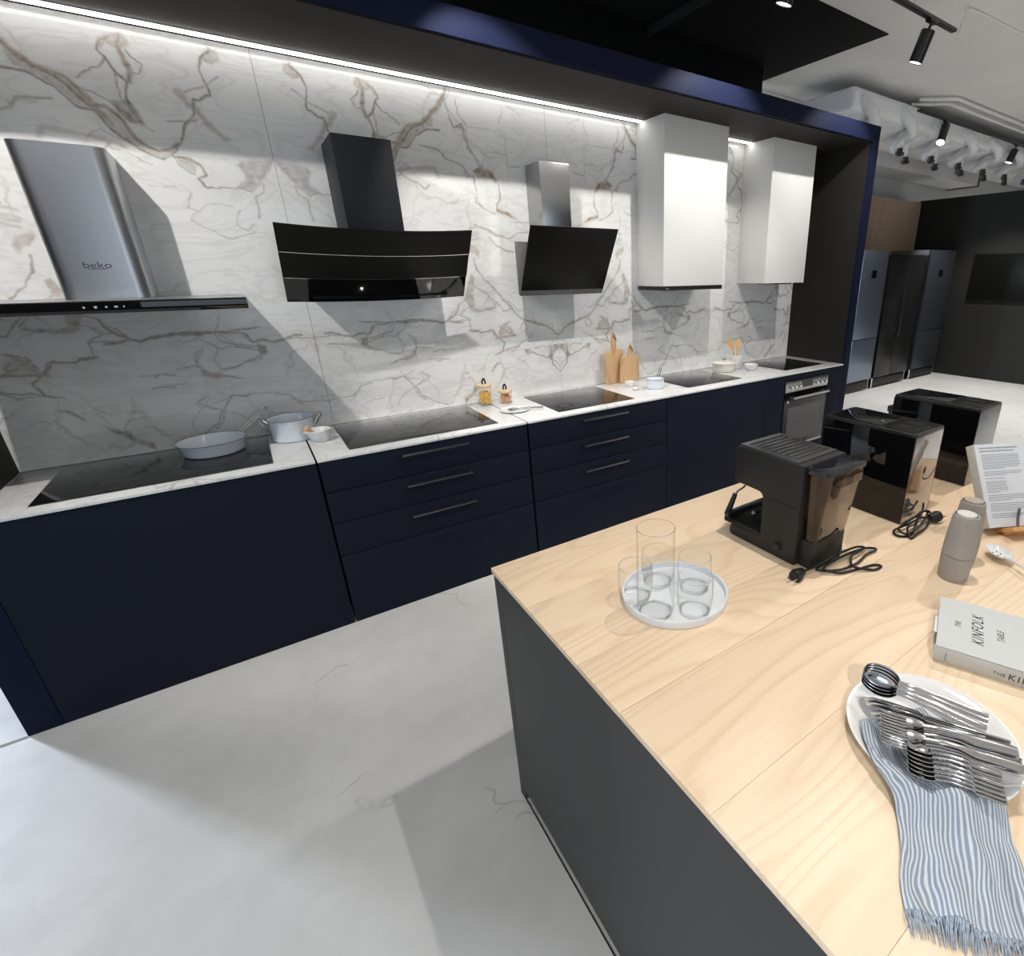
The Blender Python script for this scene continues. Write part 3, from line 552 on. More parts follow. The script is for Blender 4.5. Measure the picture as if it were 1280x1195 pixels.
ctl = band(Lp * .671, Lp, 0, BGL, lab='glossy control band')
edge = MB()
for s_ in (Lp * .333, Lp * .668):
    edge.surf(lambda u, v, s_=s_: A0 + Vector(((u * 2 - 1) * (HW - .002), 0, 0)) + dn * (s_ - .0012 + .0026 * v) + nrm * ((.032 - .016 * s_ / Lp) * (1 - (u * 2 - 1) ** 2) + (.0128 if s_ < Lp * .5 else .0068)), 28, 1, .003)
put('steel_edge', edge, CHR, t)
put('body', MB().box(.47, 1.13, .455, DW - .001, 1.588, 1.86), BLK, t, .003)
def onband(x, s_, l=.0006): return A0 + Vector((x, 0, 0)) + dn * s_ + nrm * ((.032 - .016 * s_ / Lp) * (1 - (x / HW) ** 2) + l)
c0 = onband(-.085, Lp * .84); lo = wloc(ctl)
put('lit_dial', MB().cyl(c0, c0 + nrm * .002, .017, n=24), HLED, ctl, label='small round lamp glowing white')
text('logo', 'beko', .018, LGREY, ctl, frame(onband(.06, Lp * .93, .0012) - lo, (1, 0, 0), -dn), sx=1.2)
text('logo', 'GRAN', .008, LGREY, ctl, frame(onband(-.10, Lp * .72, .0012) - lo, (1, 0, 0), -dn)) if False else None

# 3 tilted glass hood with steel chimney
t = thing('tilted_hood', 'tilted black glass hood with narrow steel chimney, right of the curved one', 'hood', (1.87, .644, 1.565))
put('chimney', MB().box(1.762, 1.962, .45, DW - .001, 1.80, 2.321), STEELV, t, .004)
G0 = Vector((1.571, .240, 1.956)); G1 = Vector((1.571, .438, 1.604)); dd = (G1 - G0); Lg = dd.length; dd.normalize(); ng = Vector((0, dd.z, -dd.y)); ng = -ng if ng.y > 0 else ng
g3 = put('glass_panel', MB().surf(lambda u, v: G0 + Vector((.598 * u, 0, 0)) + dd * (Lg * v) + ng * .004, 1, 1, .008), BGLM, t, .001)
text('logo', 'beko', .018, LGREY, g3, frame(Vector((1.875, 0, 0)) + Vector((0, G0.y, G0.z)) + dd * .05 + ng * .0045 - wloc(t), (1, 0, 0), -dd), sx=1.2)
# wedge shaped body behind the glass
pts = [(.262, 1.935), (.442, 1.606), (.452, 1.572), (.475, 1.572), (.475, 1.875), (.30, 1.93)]
put('body', MB().prism([(.300, 1.868), (.442, 1.606), (.452, 1.572), (.478, 1.572), (.478, 1.880)], 'x', 1.576, 2.164).box(1.68, 2.08, .478, DW - .001, 1.58, 1.86), plain('dark_hood_body', (.06, .06, .06), .22, spec=.6), t, .001)
lb = put('control_strip', MB().surf(lambda u, v: G1 + Vector((.598 * u, 0, -.001)) + dd * (.034 * v) + ng * .004, 1, 1, .006), plain('dark_gloss_strip', (.055, .055, .055), .12, spec=.6), t)

# 4, 5 white boxed hoods
t = thing('boxed_hood', 'wide white boxed hood with black strip along its bottom, left of two', 'hood', (2.915, .644, 1.575), 'white boxed hoods')
put('box', MB().box(2.62, 3.211, .333, DW - .001, 1.604, TZ - .007), WHT, t, .0015)
st = put('hood_strip', MB().box(2.624, 3.207, .330, DW - .002, 1.575, 1.6035), BPL, t, .001)
text('logo', 'beko', .014, LGREY, st, frame(Vector((2.655, .3292, 1.588)) - wloc(st), (1, 0, 0), (0, 0, 1)))
t = thing('boxed_hood', 'narrower white boxed hood beside the black end wall, right of two', 'hood', (3.974, .644, 1.59), 'white boxed hoods')
put('box', MB().box(3.709, 4.238, .339, DW - .001, 1.604, TZ - .007), WHT, t, .0015)
put('hood_insert', MB().box(3.90, 4.10, .36, .58, 1.594, 1.6038), BPL, t, .001)
# ------------------------------------------------------------------ island
IX0, IX1, IY, IZ = .583, 2.62, -1.378, .8995
t = thing('kitchen_island', 'charcoal kitchen island carrying the coffee machines and tableware', 'island', (IX0, IY, 0))
put('side_panel', MB().box(.585, .605, -4.2, -1.43, .048, .884), CHAR, t, .001)
put('back_panel', MB().box(.585, IX1 - .01, -1.43, -1.388, .0, .884), CHAR, t, .001)
put('side_panel', MB().box(IX1 - .03, IX1 - .01, -4.2, -1.43, .0, .884), CHAR, t, .001)
put('plinth', MB().box(.635, IX1 - .04, -4.2, -1.431, .0, .05), BLK, t)
put('floor_profile', MB().box(.583, .5865, -4.2, -1.39, .0005, .006), STEELD, t)
ys = [-1.378, -1.615, -1.872, -2.035, -2.285, -2.545, -2.80, -3.05, -3.3, -4.2]
wt = thing('wooden_worktop', 'pale maple plank worktop of the island', 'worktop', (IX0, IY, .8845))
for k in range(len(ys) - 1):
    g = .0007 if k == 2 else .00025
    a = ys[k + 1] + (g if k + 1 != 3 else .0008); b = ys[k] - (.0002 if k else 0)
    o = put('plank', MB().box(0, IX1 - IX0, 0, b - a, 0, .0150), MAPLE, None, .0004)
    o.parent = wt; o.location = (0, a - IY, 0)

# ------------------------------------------------------------------ espresso machine (front faces the marble wall)
XA, XB = 1.283, 1.478
t = thing('espresso_machine', 'compact black espresso machine with smoked water tank and steel cup-warmer top', 'coffee machine', (1.38, -1.78, IZ))
def arc(cx, cz, r, a0, a1, n=6): return [(cx + r * math.cos(a0 + (a1 - a0) * k / n), cz + r * math.sin(a0 + (a1 - a0) * k / n)) for k in range(n + 1)]
prof = arc(-1.672, 1.192, .014, 0, PI / 2) + [(-1.905, 1.206), (-1.905, .901)] + [(-1.658, .901), (-1.650, .912), (-1.653, .935)]
prof += [(-1.775, .944)] + arc(-1.755, 1.066, .02, PI, PI / 2, 6) + arc(-1.670, 1.100, .012, -PI / 2, 0)
put('housing', MB().prism(prof, 'x', XA, XB), BPLM, t, .003)
put('side_seam', MB().box(XA - .0006, XA + .001, -1.904, -1.776, 1.0765, 1.0775), BLK, t)
tp = put('cup_warmer', MB().box(XA + .008, XB - .006, -1.880, -1.668, 1.2055, 1.210), STEELD, t, .002)
mb = MB()
for k in range(9):
    y = -1.690 - k * .0205; mb.box(XA + .022, XB - .020, y - .006, y + .001, 1.2095, 1.2135)
put('ribs', mb, plain('satin_warmer_steel', (.30, .30, .30), .25, 1), tp, .002)
put('drip_tray', MB().box(XA + .004, XB - .004, -1.770, -1.622, .934, .950).box(XA + .004, XB - .004, -1.640, -1.622, .950, .966), BPL, t, .002)
put('drip_grid', MB().box(XA + .015, XB - .015, -1.765, -1.645, .9502, .9515), BLK, t)
put('base_front', MB().lathe([(.094, 0), (.097, .008), (.097, .030), (.092, .033)], (1.3805, -1.690, .901), 40, 1, .62), BPLM, t)
put('cup_rest_ring', MB().lathe([(.026, .0), (.031, .004), (.031, .009), (.026, .006)], (1.375, -1.70, .9516), 28), CHR, t)
ps = smooth_path([(1.395, -1.66, 1.088), (1.385, -1.635, 1.055), (1.37, -1.622, 1.030), (1.345, -1.62, 1.022), (1.334, -1.62, 1.010)], 6)
sw = put('steam_wand', MB().tube(ps, .0035), CHR, t)
put('grip', MB().cyl((1.335, -1.62, 1.016), (1.301, -1.62, .950), .0075, .0105), RUB, sw, .001)
pf = put('portafilter', MB().cyl((1.385, -1.70, 1.055), (1.385, -1.70, 1.09), .032, .034).cyl((1.385, -1.70, 1.035), (1.385, -1.70, 1.056), .012), STEELD, t, .001)
put('portafilter_handle', MB().tube([(1.41, -1.700, 1.055), (1.452, -1.69, 1.040), (1.47, -1.685, 1.030)], [.009, .010, .010], 12), RUB, t)
put('rear_foot', MB().box(1.30, 1.46, -1.945, -1.905, .901, .985), BPLM, t, .003)
put('side_knob', MB().cyl((XA, -1.843, .938), (XA - .010, -1.843, .938), .013, .012, 20), BPLM, t, .001, label='small round dial low on the side')
tk = MB(); a, b, y0, y1 = 1.293, 1.470, -1.9065, -1.972
def rr(x0, x1, y0, y1, r, n=5):
    out = []
    for cx, cy, s in ((x1 - r, y1 - r, 0), (x0 + r, y1 - r, 1), (x0 + r, y0 + r, 2), (x1 - r, y0 + r, 3)):
        out += [(cx + r * math.cos(PI / 2 * (s + k / n)), cy + r * math.sin(PI / 2 * (s + k / n))) for k in range(n + 1)]
    return out
def loftbox(mb, o0, i0, z0, o1, i1, z1, fl):
    n = len(o0); V = [(*p, z0) for p in o0] + [(*p, z1) for p in o1] + [(*p, z1) for p in i1] + [(*p, z0 + fl) for p in i0]
    F = []
    for k in range(n):
        q = (k + 1) % n
        for L in range(3): F.append((L * n + k, L * n + q, (L + 1) * n + q, (L + 1) * n + k))
    F.append(list(range(n - 1, -1, -1))); F.append(list(range(3 * n, 4 * n))); mb.add(V, F)
loftbox(tk, rr(1.303, 1.460, -1.950, -1.907, .014), rr(1.3055, 1.4575, -1.9475, -1.9095, .012), .986,
        rr(1.292, 1.472, -1.974, -1.907, .02), rr(1.2945, 1.4695, -1.9715, -1.9095, .018), 1.188, .0025)
put('water_tank', tk, TANK, t)
lid = put('tank_lid', MB().prism(rr(1.286, 1.478, -1.980, -1.895, .026), 'z', 1.189, 1.203), plain('smoked_lid', (.015, .015, .02), .06, spec=.6), t, .003)
put('tank_handle', MB().prism(rr(1.33, 1.44, -1.986, -1.972, .006), 'z', 1.158, 1.182), TANK, lid)

def plug(parent, p, d):
    d = Vector(d).normalized(); p = Vector(p)
    pg = put('plug', MB().cyl(p, p + d * .030, .011, .019, 18).cyl(p + d * .030, p + d * .042, .019, .018, 18), RUB, parent, .002)
    s = d.cross(Vector((0, 0, 1))).normalized() * .0095
    put('pins', MB().cyl(p + d * .040 + s, p + d * .061 + s, .0024, n=10).cyl(p + d * .040 - s, p + d * .061 - s, .0024, n=10), CHR, pg)
def cable(lab, pts, pp, pd):
    t = thing('power_cable', lab, 'cable', pts[0])
    put('cord', MB().tube(smooth_path(pts, 9), .0036, 8), RUB, t)
    plug(t, pp, pd); return t
z = IZ + .0045
cable('black power cable coiled beside the espresso machine with smoked tank', [(1.44, -1.952, z + .03), (1.40, -1.968, z + .012), (1.345, -1.958, z + .004), (1.315, -1.962, z), (1.36, -1.998, z), (1.43, -2.012, z + .002), (1.50, -2.002, z + .003), (1.548, -2.005, z + .003), (1.535, -1.985, z + .004), (1.47, -1.975, z + .009), (1.39, -1.970, z + .009), (1.325, -1.975, z + .006), (1.345, -2.010, z + .002), (1.41, -2.030, z), (1.465, -2.045, z), (1.475, -2.062, z), (1.44, -2.058, z), (1.40, -2.020, z + .008), (1.44, -1.990, z + .014), (1.515, -1.985, z + .010), (1.50, -1.968, z + .012), (1.42, -1.962, z + .016), (1.35, -1.962, z + .013), (1.30, -1.955, z + .009), (1.262, -1.950, z + .008)],
      (1.262, -1.950, z + .010), (-1, -.12, 0))
cable('black power cable bundled at the foot of the middle glossy machine', [(1.90, -1.968, z + .045), (1.885, -1.975, z + .02), (1.84, -1.985, z + .01), (1.77, -1.985, z + .01), (1.705, -1.975, z + .004), (1.690, -2.000, z), (1.73, -2.020, z), (1.80, -1.998, z + .01), (1.875, -1.972, z + .016), (1.895, -1.988, z + .02), (1.83, -2.008, z + .014), (1.75, -2.018, z + .008), (1.70, -2.012, z + .01), (1.715, -1.985, z + .014), (1.79, -1.985, z + .022), (1.87, -1.988, z + .03), (1.89, -2.0, z + .02), (1.82, -2.025, z + .006), (1.745, -2.03, z + .002), (1.705, -2.03, z), (1.74, -2.000, z + .016), (1.80, -1.998, z + .024), (1.84, -2.0, z + .02), (1.862, -2.01, z + .015)],
      (1.862, -2.01, z + .016), (1, -.35, 0))
cable('black power cable hanging from the farthest glossy machine', [(2.385, -1.965, z + .10), (2.37, -1.985, z + .07), (2.31, -2.02, z + .02), (2.26, -2.05, z), (2.24, -2.10, z), (2.30, -2.13, z)], (2.30, -2.13, z + .013), (1, -.3, 0))

# ------------------------------------------------------------------ two large glossy machines seen from the side/back
def big(x0, x1, y0, y1, zt, lab, backmat):
    t = thing('bean_coffee_machine', lab, 'coffee machine', ((x0 + x1) / 2, (y0 + y1) / 2, IZ), 'tall glossy black coffee machines on the island')
    b = IZ + .004
    put('side_panel', MB().box(x0, x0 + .006, y0, y1, b, zt - .012), BGL, t, .001, label='glossy side panel facing the glasses')
    put('side_panel', MB().box(x1 - .006, x1, y0, y1, b, zt - .012), BGL, t, .001, label='glossy side panel facing the fridges')
    put('back_panel', MB().box(x0 + .006, x1 - .006, y0 - .001, y0 + .005, b, zt - .012), backmat, t, .001)
    put('body', MB().box(x0 + .007, x1 - .007, y0 + .006, y1 - .09, b, zt - .013).box(x0 + .007, x1 - .007, y1 - .09, y1 - .002, b + .19, zt - .013), BPL, t)
    put('drip_tray', MB().box(x0 + .012, x1 - .012, y1 - .09, y1 + .03, b, b + .055), BPL, t, .004)
    put('coffee_spout', MB().box((x0 + x1) / 2 - .03, (x0 + x1) / 2 + .03, y1 - .05, y1 + .025, b + .13, b + .20), BPL, t, .006)
    tp = put('top_panel', MB().prism(rr(x0 - .001, x1 + .001, y0 - .001, y1 + .001, .012), 'z', zt - .012, zt - .002), BPL, t, .002)
    put('bean_lid', MB().prism(rr(x0 + .014, x1 - .014, y0 + .125, y1 - .012, .010), 'z', zt - .0025, zt + .001), BGL, tp, .0008)
    put('tank_lid', MB().prism(rr(x0 + .014, x1 - .014, y0 + .010, y0 + .118, .010), 'z', zt - .0025, zt), BGLM, tp, .0008)
    for k in (0, 1): put('vent_slot', MB().box(x0 + .045 + k * .062, x0 + .090 + k * .062, y0 + .035, y0 + .095, zt - .0005, zt + .0006), BLK, tp)
    for xx in (x0 + .02, x1 - .03):
        for yy in (y0 + .02, y1 - .03): put('foot', MB().cyl((xx, yy, IZ + .0003), (xx, yy, b + .001), .008, n=14), RUB, t)
    return t
MIR = plain('chrome_black_back', (.42, .40, .38), .05, .8, var=.01)
t2 = big(1.775, 1.966, -1.958, -1.630, 1.214, 'large glossy black coffee machine, the middle of the three, with mirror back', MIR)
t3 = big(2.290, 2.486, -1.943, -1.612, 1.212, 'large glossy black coffee machine, farthest on the island, with grey back', plain('grey_machine_back', (.34, .35, .36), .3, .7))
put('water_nozzle', MB().box(2.30, 2.34, -1.612, -1.585, 1.13, 1.155).cyl((2.32, -1.59, 1.13), (2.32, -1.59, 1.09), .006, n=12), BPL, t3, .003)

# ------------------------------------------------------------------ tray with carafe and tumblers
tc = (.918, -1.805, IZ + .0003)
tr = put('serving_tray', MB().lathe([(0, .004), (.1325, .004), (.1335, .019), (.1385, .019), (.139, .016), (.137, .0), (0, 0)], tc, 64), TRAY, None, ang=30, loc=tc)
tag(tr, 'round white tray with a low rim holding carafe and tumblers', 'tray')
zt = IZ + .0046
def glassware(name, lab, cat, c, R, H, base, group=None, bulge=0):
    t = thing(name, lab, cat, (c[0], c[1], zt), group)
    P = (c[0], c[1], zt); k = 14
    wr = lambda s: R * (1 + bulge * math.sin(PI * s * .9))
    wall = [(0, .0080), (R * .6, .0074), (R * .90, .0062), (R * .965, .009)] + [(wr(i / k), .012 + (H - .012) * i / k) for i in range(k + 1)]
    put('wall', MB().lathe(wall, P, 56), GLS, t, ang=60)
    rt = wall[-1][0]
    put('rim', MB().lathe([(rt + .0009 * math.cos(a), H + .0009 * math.sin(a)) for a in [2 * PI * q / 8 for q in range(9)]], P, 56), GLSR, t)
    put('base', MB().lathe([(R * .86 + .0030 * math.cos(a), .0031 + .0030 * math.sin(a)) for a in [2 * PI * q / 10 for q in range(11)]], P, 48), GLSR, t, ang=60)
    return t
glassware('carafe', 'tall straight clear glass carafe at the near edge of the white tray', 'carafe', (.832, -1.832), .0455, .235, .022)
G_ = 'clear glass tumblers on the white tray'
glassware('tumbler', 'clear glass tumbler on the tray right of the carafe, nearest the camera on that side', 'glass', (.913, -1.887), .041, .100, .010, G_, .09)
glassware('tumbler', 'clear glass tumbler at the right back of the tray, overlapped by the one before it', 'glass', (.980, -1.812), .041, .096, .010, G_, .09)
glassware('tumbler', 'clear glass tumbler at the back of the tray, seen through the carafe', 'glass', (.922, -1.730), .041, .094, .010, G_, .09)
glassware('tumbler', 'clear glass tumbler left of the carafe on the tray', 'glass', (.832, -1.748), .0415, .092, .010, G_, .09)

# ------------------------------------------------------------------ mills, slotted spoon
def mill(x, y, lab, cap):
    t = thing('pepper_mill', lab, 'mill', (x, y, IZ + .0002), 'tapered stone-grey mills')
    lo = put('lower_body', MB().lathe([(0, .0), (.034, .0), (.0365, .003), (.0385, .05), (.0388, .072), (.037, .0725), (0, .0725)], (x, y, IZ + .0002), 44), STONE, t, ang=40)
    up = put('upper_body', MB().lathe([(0, .0735), (.037, .0735), (.0388, .074), (.038, .10), (.035, .145), (.0315, .185), (.0305, .190), (.0275, .190), (.0265, .180), (0, .180)], (x, y, IZ + .0002), 44), STONE, t, ang=40)
    put('cap', MB().lathe([(0, .181), (.0235, .181), (.0240, .190), (.0225, .194), (.010, .1965), (0, .197)], (x, y, IZ + .0002), 40), cap, t, ang=40)
mill(1.588, -2.206, 'tapered grey-beige mill with a pale cap, in front of its twin', CAPW)
mill(1.695, -2.180, 'tapered darker beige mill standing behind the pale-capped mill', plain('tan_mill_cap', (.43, .36, .29), .7, spec=.2, var=.03))
sp = thing('slotted_spoon', 'white slotted spoon lying right of the two mills', 'spoon', (1.79, -2.235, IZ))
cx, cy_ = 1.795, -2.243
ud = Vector((-.55, -.83, 0)).normalized(); vd = Vector((-ud.y, ud.x, 0))
def bowl(u, v):
    a = u * 2 * PI; r = v
    x = .044 * r * math.cos(a); y = .031 * r * math.sin(a)
    return Vector((cx, cy_, IZ + .008 + .016 * r ** 2.4)) + ud * x + vd * y
put('bowl', MB().surf(bowl, 40, 8, .0018), CERA, sp, merge=False) if False else put('bowl', MB().surf(bowl, 40, 8, .0018), CERA, sp)
mb = MB()
for a, b in ((-.012, -.008), (-.004, .010), (.008, -.012), (.016, .006), (.0, -.001), (-.016, .006)):
    p = Vector((cx, cy_, IZ + .0085 + .016 * (math.hypot(a / .044, b / .031)) ** 2.4)) + ud * a + vd * b
    mb.cyl(p + Vector((0, 0, .0012)), p + Vector((0, 0, .0028)), .0024, n=10)
put('hole', mb, plain('spoon_hole', (.12, .10, .08), .8), sp)
e = Vector((cx, cy_, IZ + .022)) + ud * .040
put('handle', MB().tube([e, e + ud * .05 + Vector((0, 0, .004)), e + ud * .12 + Vector((0, 0, .002)), e + ud * .19 + Vector((0, 0, -.012))], [.0045, .0045, .005, .0055], 12), CERA, sp)

# ------------------------------------------------------------------ closed cookbook
u_ = Vector((.928, .371, 0)).normalized(); v_ = Vector((.371, -.928, 0)).normalized()
O_ = Vector((1.212, -2.329, IZ + .0004))
bk = thing('cookbook', 'closed pale grey cookbook titled The Kinfolk Table lying behind the cutlery plate', 'book', O_, rot=(0, 0, math.atan2(u_.y, u_.x)))
# local x = across (spine at x=0), local y = -length
Wb, Lb, Tb = .213, .278, .036
put('page_block', MB().box(.004, Wb - .004, -Lb + .004, -.004, .003, Tb - .003), PAPERE, bk, local=True)
cv = put('cover', MB().box(0, Wb, -Lb, 0, Tb - .003, Tb).box(0, Wb, -Lb, 0, 0, .003), COVER, bk, .0012, local=True)
sn = put('spine', MB().prism([(0, 0)] + [(-.0045 * math.sin(PI * k / 8), Tb * k / 8) for k in range(1, 8)] + [(0, Tb), (.003, Tb), (.003, 0)], 'y', -Lb, 0), SPINE, bk, local=True)
put('bookmark', MB().box(.062, .13, -.004, .006, Tb - .008, Tb - .0065), PAPER, bk, local=True)
def cov(x, y, up=(1, 0, 0)): return frame((x, y, Tb + .0001), (0, -1, 0) if False else (0, 1, 0), (-1, 0, 0))
# cover text reads along +local x (towards the far edge)
def ct(s, size, x, y, sx=.7, sh=.35, mat=INK, sp_=1.15): text('title_text' if size > .009 else 'subtitle_text', s, size, mat, cv, frame((x, y, Tb + .0001), (1, 0, 0), (0, 1, 0)), sx=sx, shear=sh, space=sp_)
ct('THE', .017, .108, -.040); ct('KINFOLK', .033, .107, -.079, .78); ct('TABLE', .019, .106, -.122, .72)
ct('RECIPES FOR SMALL GATHERINGS', .0052, .108, -.183, 1, 0);
put('cover_picture', MB().lathe([(0, 0), (.013, 0), (.013, .0002), (0, .0002)], (.108, -.243, Tb), 28), plain('brown_print', (.10, .07, .05), .7), cv, local=True)
def st_(s, size, y, sx=1, mat=INK): text('spine_text', s, size, mat, sn, frame((-.0047, y, Tb * .5), (0, -1, 0), (0, 0, 1)), sx=sx, space=1.25)
st_('THE', .0105, -.118); st_('KINFOLK', .021, -.182, .95); st_('TABLE', .0105, -.249)
text('spine_text', 'ARTISAN', .005, INKG, sn, frame((-.0047, -.022, Tb * .5), (0, 0, 1), (0, 1, 0)))

# ------------------------------------------------------------------ open cookbook on a stand
P0 = Vector((1.915, -2.170, .930)); wd = Vector((.868, -.497, 0)); bkd = Vector((.497, .868, 0)); tl = math.radians(31)
upd = (Vector((0, 0, 1)) * math.cos(tl) + bkd * math.sin(tl)).normalized(); nf = wd.cross(upd)
nf = nf if nf.y < 0 else -nf
def OB(a, b, c): return P0 + wd * a + upd * b - nf * c     # a along the width, b up the page, c depth behind the page
bs = thing('book_stand', 'wooden cookbook stand with a dark metal page clip at the right edge', 'book stand', P0 + wd * .2 - Vector((0, 0, .03)))
def slab(a0, a1, b0, b1, c0, c1): 
    m = MB(); m.box(0, 1, 0, 1, 0, 1); m.v = [tuple(OB(a0 + (a1 - a0) * p[0], b0 + (b1 - b0) * p[1], c0 + (c1 - c0) * p[2])) for p in m.v]; return m
put('ledge', slab(.05, .40, -.016, -.002, -.035, .045), BAMB, bs, .002)
put('back_board', slab(.06, .40, -.002, .21, .040, .050), BAMB, bs, .002)
put('base_board', MB().prism([(p.x, p.y) for p in (P0 + wd * .06, P0 + wd * .40, P0 + wd * .40 + bkd * .17, P0 + wd * .06 + bkd * .17)], 'z', IZ + .0005, IZ + .014), BAMB, bs, .002)
for a in (.082, .30):
    q = OB(a, .02, -.012)
    put('page_clip', MB().tube(smooth_path([OB(a - .012, -.008, -.030), OB(a + .012, .026, -.012), OB(a + .03, .055, -.006)], 5), .0042, 10), BLUEG, bs)
ob = thing('open_cookbook', 'open cookbook with printed recipe pages propped on the wooden stand', 'book', P0)
put('page_stack', slab(0, .205, 0, .272, .0015, .037), PAPERE, ob, .001)
lp = put('page', slab(.001, .205, .001, .271, 0, .0012), PAPER, ob, label='left printed page')
put('page_stack', slab(.207, .41, 0, .272, .0015, .037), PAPERE, ob, .001)
put('page', slab(.207, .409, .001, .271, 0, .0012), PAPER, ob, label='right printed page')
rows = MB(); rng = random.Random(3)
def row(b, a0, a1, h):
    a = a0
    while a < a1:
        w = rng.uniform(.004, .013); e2 = min(a + w, a1)
        m = slab(a, e2, b, b + h, -.0003, 0); rows.add(m.v, m.f); a = e2 + .0016
row(.256, .016, .150, .0042); row(.246, .016, .138, .0042)
b = .234
for n, ln in ((9, .140), (3, .138), (1, .12), (7, .075), (4, .140), (5, .142), (3, .15)):
    for k in range(n):
        row(b, .018, .018 + ln * (1 if k < n - 1 else .6) * rng.uniform(.9, 1), .0022); b -= .0056
    b -= .005
o = put('printed_text', rows, INKG, lp); o['kind'] = 'stuff'

# ------------------------------------------------------------------ plate, towel, cutlery
pc = (.990, -2.424, IZ + .0002)
pl = put('plate', MB().lathe([(0, .004), (.085, .004), (.105, .009), (.125, .019), (.1385, .0265), (.1405, .0262), (.139, .0235), (.125, .015), (.105, .004), (.088, .0), (0, 0)], pc, 72), CERA, None, ang=50, loc=pc)
tag(pl, 'round white plate heaped with steel cutlery over a striped towel', 'plate')
# towel: left and right edges as curves, folds across
Le = [(.912, -2.335, .925), (.872, -2.368, .931), (.847, -2.400, .934), (.838, -2.424, .930), (.822, -2.452, .906), (.771, -2.490, .903), (.729, -2.512, .903), (.695, -2.536, .903)]
Re = [(1.050, -2.384, .925), (1.030, -2.430, .930), (.990, -2.490, .931), (.955, -2.545, .934), (.938, -2.565, .926), (.900, -2.600, .905), (.850, -2.632, .903), (.800, -2.660, .903)]
Ls = smooth_path(Le, 8); Rs = smooth_path(Re, 8); nT = len(Ls) - 1
def towel(u, v):
    f = v * nT; i = min(int(f), nT - 1); k = f - i
    l = Ls[i].lerp(Ls[i + 1], k); r = Rs[i].lerp(Rs[i + 1], k); p = l.lerp(r, u)
    # keep it above plate well / rim
    d = math.hypot(p.x - pc[0], p.y - pc[1])
    top = IZ + (.006 if d < .085 else .006 + .022 * min(1, (d - .085) / .054)) if d < .141 else IZ
    if .130 < d < .20: top = max(top, IZ + .0275 - (d - .141) * .75 if d > .141 else IZ + .0275)
    w = max(0, min(1, (v - .25) / .3))
    fold = .012 * (math.sin(u * 9.5 + v * 4.0) * .5 + .5) + .005 * math.sin(u * 21 - v * 6) + .004 * math.sin(v * 13 + u * 4)
    side = Vector((math.sin(v * 7 + u * 6) * .004 * w, math.cos(v * 6 + u * 8) * .003 * w, 0))
    edge_ = min(1, min(u, 1 - u) * 9)
    p = Vector((p.x, p.y, max(top, IZ) + .0026 + max(0, fold) * (.35 + .65 * w) * (.25 + .75 * edge_))) + side
    return p
tw = thing('tea_towel', 'blue-grey and white striped tea towel with frayed end hanging off the plate', 'towel', (.87, -2.5, IZ))
q = Mat('striped_linen'); at = q.N('ShaderNodeUVMap'); sx_ = q.N('ShaderNodeSeparateXYZ'); q.L(at.outputs[0], sx_.inputs[0])
wy = q.math('MULTIPLY', q.math('SINE', q.math('MULTIPLY', sx_.outputs[1], 9.0)), .022)
wy2 = q.math('MULTIPLY', q.math('SUBTRACT', q.noise(q.coord((1, 1, 1), 'UV'), 3.2, 2), .5), .16)
fr_ = q.math('FRACT', q.math('MULTIPLY', q.math('ADD', sx_.outputs[0], q.math('ADD', wy, wy2)), 27)); stp = q.ramp(fr_, [(0, 0.), (.05, 1.), (.55, 1.), (.62, 0.)])
wv = q.noise(q.coord((1, 1, 1)), 900, 2)
cc = q.mix(stp, (.66, .67, .70), (.235, .30, .385)); q.L(q.mix(q.math('MULTIPLY', wv, .3), cc, (.45, .48, .52)), q.p.inputs['Base Color']); q.p.inputs['Roughness'].default_value = .9
q.p.inputs['Specular IOR Level'].default_value = .15; q.bump(wv, .25, .001); LINEN = q.m
NUu, NVv = 90, 110
m_ = MB().surf(towel, NUu, NVv)
me = bpy.data.meshes.new('cloth'); off = Vector(tw.location)
me.from_pydata([tuple(Vector(p) - off) for p in m_.v], [], m_.f); uvl = me.uv_layers.new(name='UVMap')
for lp_ in me.loops:
    i, j = divmod(lp_.vertex_index, NVv + 1); uvl.data[lp_.index].uv = (i / NUu, j / NVv)
for p in me.polygons: p.use_smooth = True
me.materials.append(LINEN)
o = bpy.data.objects.new('cloth', me); COL.objects.link(o); o.parent = tw
sd = o.modifiers.new('thickness', 'SOLIDIFY'); sd.thickness = .0012; sd.offset = -1
fm = MB(); rg = random.Random(5)
for k in range(170):
    u = (k + .5) / 170; p = towel(u, 1); p2 = towel(u, .97); d = (p - p2).normalized()
    a = rg.uniform(-.5, .5); dv = Vector((d.x * math.cos(a) - d.y * math.sin(a), d.x * math.sin(a) + d.y * math.cos(a), 0))
    L = rg.uniform(.012, .032); zf = IZ + rg.uniform(.002, .006)
    mid = p + dv * L * .5; e_ = p + d * L * .6 + dv * L * .45
    fm.tube([p - d * .002, (mid.x, mid.y, max(zf, p.z * .5 + zf * .5)), (e_.x, e_.y, zf - .001)], [.0011, .0009, .0004], 4)
put('fringe', fm, plain('linen_fringe', (.36, .42, .50), .9, var=.3, vs=300), tw, kind='stuff')

